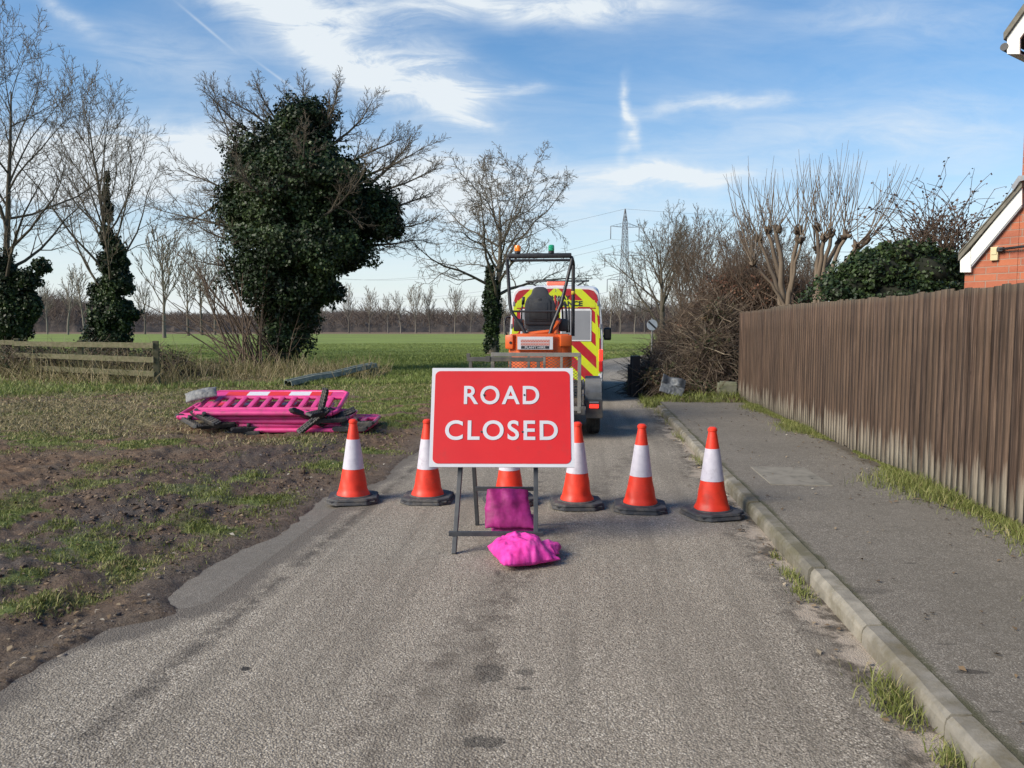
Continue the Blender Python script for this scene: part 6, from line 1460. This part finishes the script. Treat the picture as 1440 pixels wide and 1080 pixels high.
# coarse grass at the field edge and around the bend
X, Y, r = scatter(330000, 21, 75, -40, 24)
h, gr, st, wet, e, s_, l_ = ground(X, Y)
k = (e > .15) & (gr > NR.rand(len(X)) * .9 + .1) & (fbm(X * .9, Y * .9, 105) > .30)
X, Y, r, h, st = X[k], Y[k], r[k], h[k], st[k]
nearv = 1 - ss(Y, 34, 46)
hh = (.05 + .09 * NR.rand(len(X))) * (.55 + .9 * nearv)
me = blades_mesh('field_grass', np.stack([X, Y, h - .01], -1), hh, .014 + .0006 * r, .3 + .5 * NR.rand(len(X)), np.clip(NR.rand(len(X)) * .55 + (fbm(X * .25, Y * .25, 107) - .4) * .8 + .5 * st, 0, 1))
M_gr2 = rm('field_grass_blades', [(0, (.10, .125, .034)), (.4, (.165, .21, .050)), (.8, (.24, .27, .085)), (1, (.36, .31, .16))], .6, .25)
tag(link('grass', me, M_gr2), 'rough grass along the near edge of the green field', kind='stuff')
# straw, dead stems on the rough ground
X, Y, r = scatter(240000, 6, 32, -46, -2)
h, gr, st, wet, e, s_, l_ = ground(X, Y)
k = (e > .25) & (st * (.4 + fbm(X * 2, Y * 2, 111)) > NR.rand(len(X)) * .9 + .05)
X, Y, r, h, st = X[k], Y[k], r[k], h[k], st[k]
hh = (.03 + .06 * NR.rand(len(X)) ** 2) * (1 + .02 * r)
me = blades_mesh('straw', np.stack([X, Y, h - .002], -1), hh, .004 + .0007 * r, .6 + .38 * NR.rand(len(X)), NR.rand(len(X)))
tag(link('straw', me, M_st), 'flattened dead grass and straw over the rough ground', kind='stuff')
# tall dead weeds through the rail fence and in the ditch band
n = 3600; t_ = NR.rand(n); A_f = np.array([-9.0, 19.9]); B_f = np.array([-22., 27.]); base = A_f + (B_f - A_f) * t_[:, None]; base += NR.normal(size=(n, 2)) * np.array([.45, .55]) + np.array([.1, .25])
n2 = 5200; b2_ = np.stack([NR.uniform(-17, -4.0, n2), NR.normal(size=n2) * 1.0 + 24.0], -1); base = np.concatenate([base, b2_]); n = len(base)
hg = ground(base[:, 0], base[:, 1])[0]; L = np.concatenate([.15 + .62 * NR.rand(n - n2) ** 1.8, .15 + .45 * NR.rand(n2) ** 1.6]); d = NR.normal(size=(n, 3)) * .45; d[:, 2] = 1; d /= np.linalg.norm(d, axis=1, keepdims=True)
t = np.linspace(0, 1, 5)[None, :, None]; Pn = np.concatenate([base, hg[:, None]], 1)[:, None] + d[:, None] * t * L[:, None, None] + NR.normal(size=(n, 1, 3)) * .30 * t ** 2 * L[:, None, None]; Pn[:, :, 2] = np.maximum(Pn[:, :, 2], hg[:, None] + .005)
T = Tubes(); T.g[(5, 3)] = [(Pn[i], np.array([.0075, .007, .006, .005, .003]) * (.8 + .6 * q_), r_) for i, (r_, q_) in enumerate(zip(NR.rand(n), NR.rand(n)))]
tag(link('dead_weeds', T.mesh('weeds'), M_st), 'tall dead weeds and brambles through the rail fence', kind='stuff')
bx = [(215, 505, 60, 18, 22.5), (100, 505, 90, 22, 24), (20, 510, 60, 26, 24), (310, 522, 60, 12, 24.5), (440, 528, 50, 9, 25.5), (260, 530, 50, 12, 23)]
C, Nn, sz, rnd, B = blob_leaves(bx, 6500, .07, hole=.40, seed=84, shell=.1)
tag(link('brambles', leaves_mesh('leaves', C, Nn, sz, .8, rnd), M_bl), 'low mixed bramble leaves behind the rail fence', kind='stuff')
T, C = thicket(bx, 2600, (.3, 1.1), .007, up=.3); tag(link('brambles', T.mesh('stems'), M_bram), 'low tangle of bramble stems behind the rail fence', kind='stuff')
# footway edge under the fence, hedge foot, kerb tufts
def strip_grass(n, s0, s1, tfun, hlo, hhi, thr, seed, lb, nm='grass', wid=.006, z=.092):
    s = NR.uniform(s0, s1, n); dn = fbm(s * .9, s * 0, seed, 4); k = dn > thr; s = s[k]; dn = dn[k]; t = tfun(s) + np.abs(NR.normal(size=len(s))) * .09 * (dn - thr) * -6
    t = np.minimum(t, 3.285); p = np.array([R(a, b)[:] for a, b in zip(s, t)]); p[:, 2] = z
    h_ = (hlo + (hhi - hlo) * NR.rand(len(s))) * (.4 + 3.2 * (dn - thr))
    me = blades_mesh(nm, p, h_, wid * (.6 + .8 * NR.rand(len(s))), .3 + .6 * NR.rand(len(s)), np.clip(NR.rand(len(s)) * .8 + .15, 0, 1)); tag(link(nm, me, M_gr), lb, kind='stuff')
strip_grass(26000, 3.0, 16.6, lambda s: 3.27 + 0 * s, .02, .085, .36, 121, 'bright tufts of grass and weeds along the foot of the wooden fence')
pts = []; hs = []
for (px, py, n, rx, ry, hh) in ((1258, 985, 320, .05, .11, .09), (1262, 1000, 160, .05, .10, .07), (1338, 1074, 160, .03, .05, .08), (1115, 812, 160, .03, .09, .06), (1128, 835, 140, .03, .07, .06), (1090, 783, 60, .02, .05, .05), (962, 618, 260, .05, .30, .07), (948, 598, 300, .05, .30, .08), (985, 650, 160, .04, .22, .06), (935, 583, 400, .08, .35, .11), (922, 572, 400, .15, .35, .12)):
    x, y = G(px, py)
    for _ in range(n): pts.append((x + rt.gauss(0, rx), y + rt.gauss(0, ry), -.005 if px > 1000 else 0)); hs.append(hh * rt.uniform(.4, 1.3))
pts = np.array(pts); sl_ = roadco(pts[:, 0], pts[:, 1])[1]; ok_ = sl_ < 1.70; pts = pts[ok_]; hs = np.array(hs)[ok_]
tag(link('grass', blades_mesh('tufts', pts, hs, .0045 + .002 * NR.rand(len(pts)), .3 + .6 * NR.rand(len(pts)), np.clip(NR.rand(len(pts)) * .8 + .2, 0, 1)), M_gr), 'small grass tufts sprouting in the gutter beside the kerb', kind='stuff')
# hedge bank greenery
X = NR.uniform(1.8, 5.0, 30000); Y = NR.uniform(15.2, 30, 30000); h, gr, st, wet, e, s_, l_ = ground(X, Y); l = l_
k = (l > 0) & (e > -.25) & (e < 1.25 + 1.2 * (s_ < 17)) & (s_ > 15.1) & (fbm(X * 1.6, Y * 1.6, 131) > .36)
X, Y, h = X[k], Y[k], h[k]; h = np.maximum(h, .0)
tag(link('grass', blades_mesh('bank', np.stack([X, Y, h - .01], -1), .05 + .17 * NR.rand(len(X)) ** 1.5, .010 + .012 * NR.rand(len(X)), .35 + .6 * NR.rand(len(X)), np.clip(NR.rand(len(X)) * .75, 0, 1)), M_gr), 'rank green growth at the foot of the bramble hedge', kind='stuff')
# stones, clods and leaf litter
def pebbles(P_, S_, rnd):
    b = bmesh.new(); bmesh.ops.create_icosphere(b, subdivisions=1, radius=1); v0 = np.array([v.co[:] for v in b.verts]); f0 = np.array([[v.index for v in f.verts] for f in b.faces]); b.free()
    n = len(P_); sc = S_[:, None] * (.5 + .9 * NR.rand(n, 3)) * np.array([[1, 1, .6]]); an = NR.rand(n) * 6.28; c, s = np.cos(an), np.sin(an)
    V = v0[None] * (1 + .38 * NR.normal(size=(n, len(v0), 1))) * sc[:, None]; x = V[..., 0] * c[:, None] - V[..., 1] * s[:, None]; y = V[..., 0] * s[:, None] + V[..., 1] * c[:, None]
    V = np.stack([x, y, V[..., 2]], -1) + P_[:, None]; Fi = f0[None] + (np.arange(n) * len(v0))[:, None, None]
    return np_mesh('stones', V.reshape(-1, 3), [Fi.reshape(-1, 3)], rnd=np.repeat(rnd, len(v0)))
X, Y, r = scatter(5500, 2.6, 16, -44, 2); h, gr, st, wet, e, s_, l_ = ground(X, Y); k = (l_ < 0) & (e > -.05) & (NR.rand(len(X)) < np.exp(-np.maximum(e, 0) / .7)) & (gr < .5); X, Y, h = X[k], Y[k], h[k]
M_stone = rm('stones_and_clods', [(0, (.07, .055, .045)), (.6, (.17, .145, .12)), (.93, (.28, .24, .20)), (1, (.55, .52, .46))], .9)
tag(link('stones', pebbles(np.stack([X, Y, h + .002], -1), .003 + .013 * NR.rand(len(X)) ** 4, NR.rand(len(X))), M_stone), 'loose stones and grit along the broken road edge', kind='stuff')
X, Y, r = scatter(30000, 3.5, 15, -45, -6); h, gr, st, wet, e, s_, l_ = ground(X, Y); k = (l_ < 0) & (e > .25) & (gr < .35) & (fbm(X * 1.3, Y * 1.3, 141) > .44); X, Y, h = X[k], Y[k], h[k]
M_clod = rm('mud_clods', [(0, (.040, .026, .018)), (.6, (.11, .075, .052)), (1, (.21, .15, .105))], .95)
tag(link('mud_clods', pebbles(np.stack([X, Y, h], -1), .004 + .020 * NR.rand(len(X)) ** 4, NR.rand(len(X))), M_clod), 'crumbled clods of brown mud on the verge', kind='stuff')
# fallen leaves on footway, gutter and mud
n = 900; s = NR.uniform(2, 15, n); t = np.where(NR.rand(n) < .55, 3.22 - np.abs(NR.normal(size=n)) * .22, np.where(NR.rand(n) < .5, 1.36 - np.abs(NR.normal(size=n)) * .08, NR.uniform(1.6, 3.2, n)))
p = np.array([R(a, b)[:] for a, b in zip(s, t)]); p[:, 2] = np.where(t > 1.45, .108, .008)
X, Y, r = scatter(2600, 3, 20, -42, -8); h, gr, st, wet, e, s_, l_ = ground(X, Y); k = e > .1; p = np.concatenate([p, np.stack([X[k], Y[k], h[k] + .012], -1)])
Nn = NR.normal(size=p.shape) * .25; Nn[:, 2] = 1
tag(link('fallen_leaves', leaves_mesh('litter', p, Nn, .018 + .03 * NR.rand(len(p)), .6), M_dead if False else rm('leaf_litter', [(0, (.06, .04, .025)), (.6, (.17, .115, .065)), (.9, (.32, .25, .16)), (1, (.5, .46, .38))], .8)), 'scattered dead leaves on footway, gutter and mud', kind='stuff')
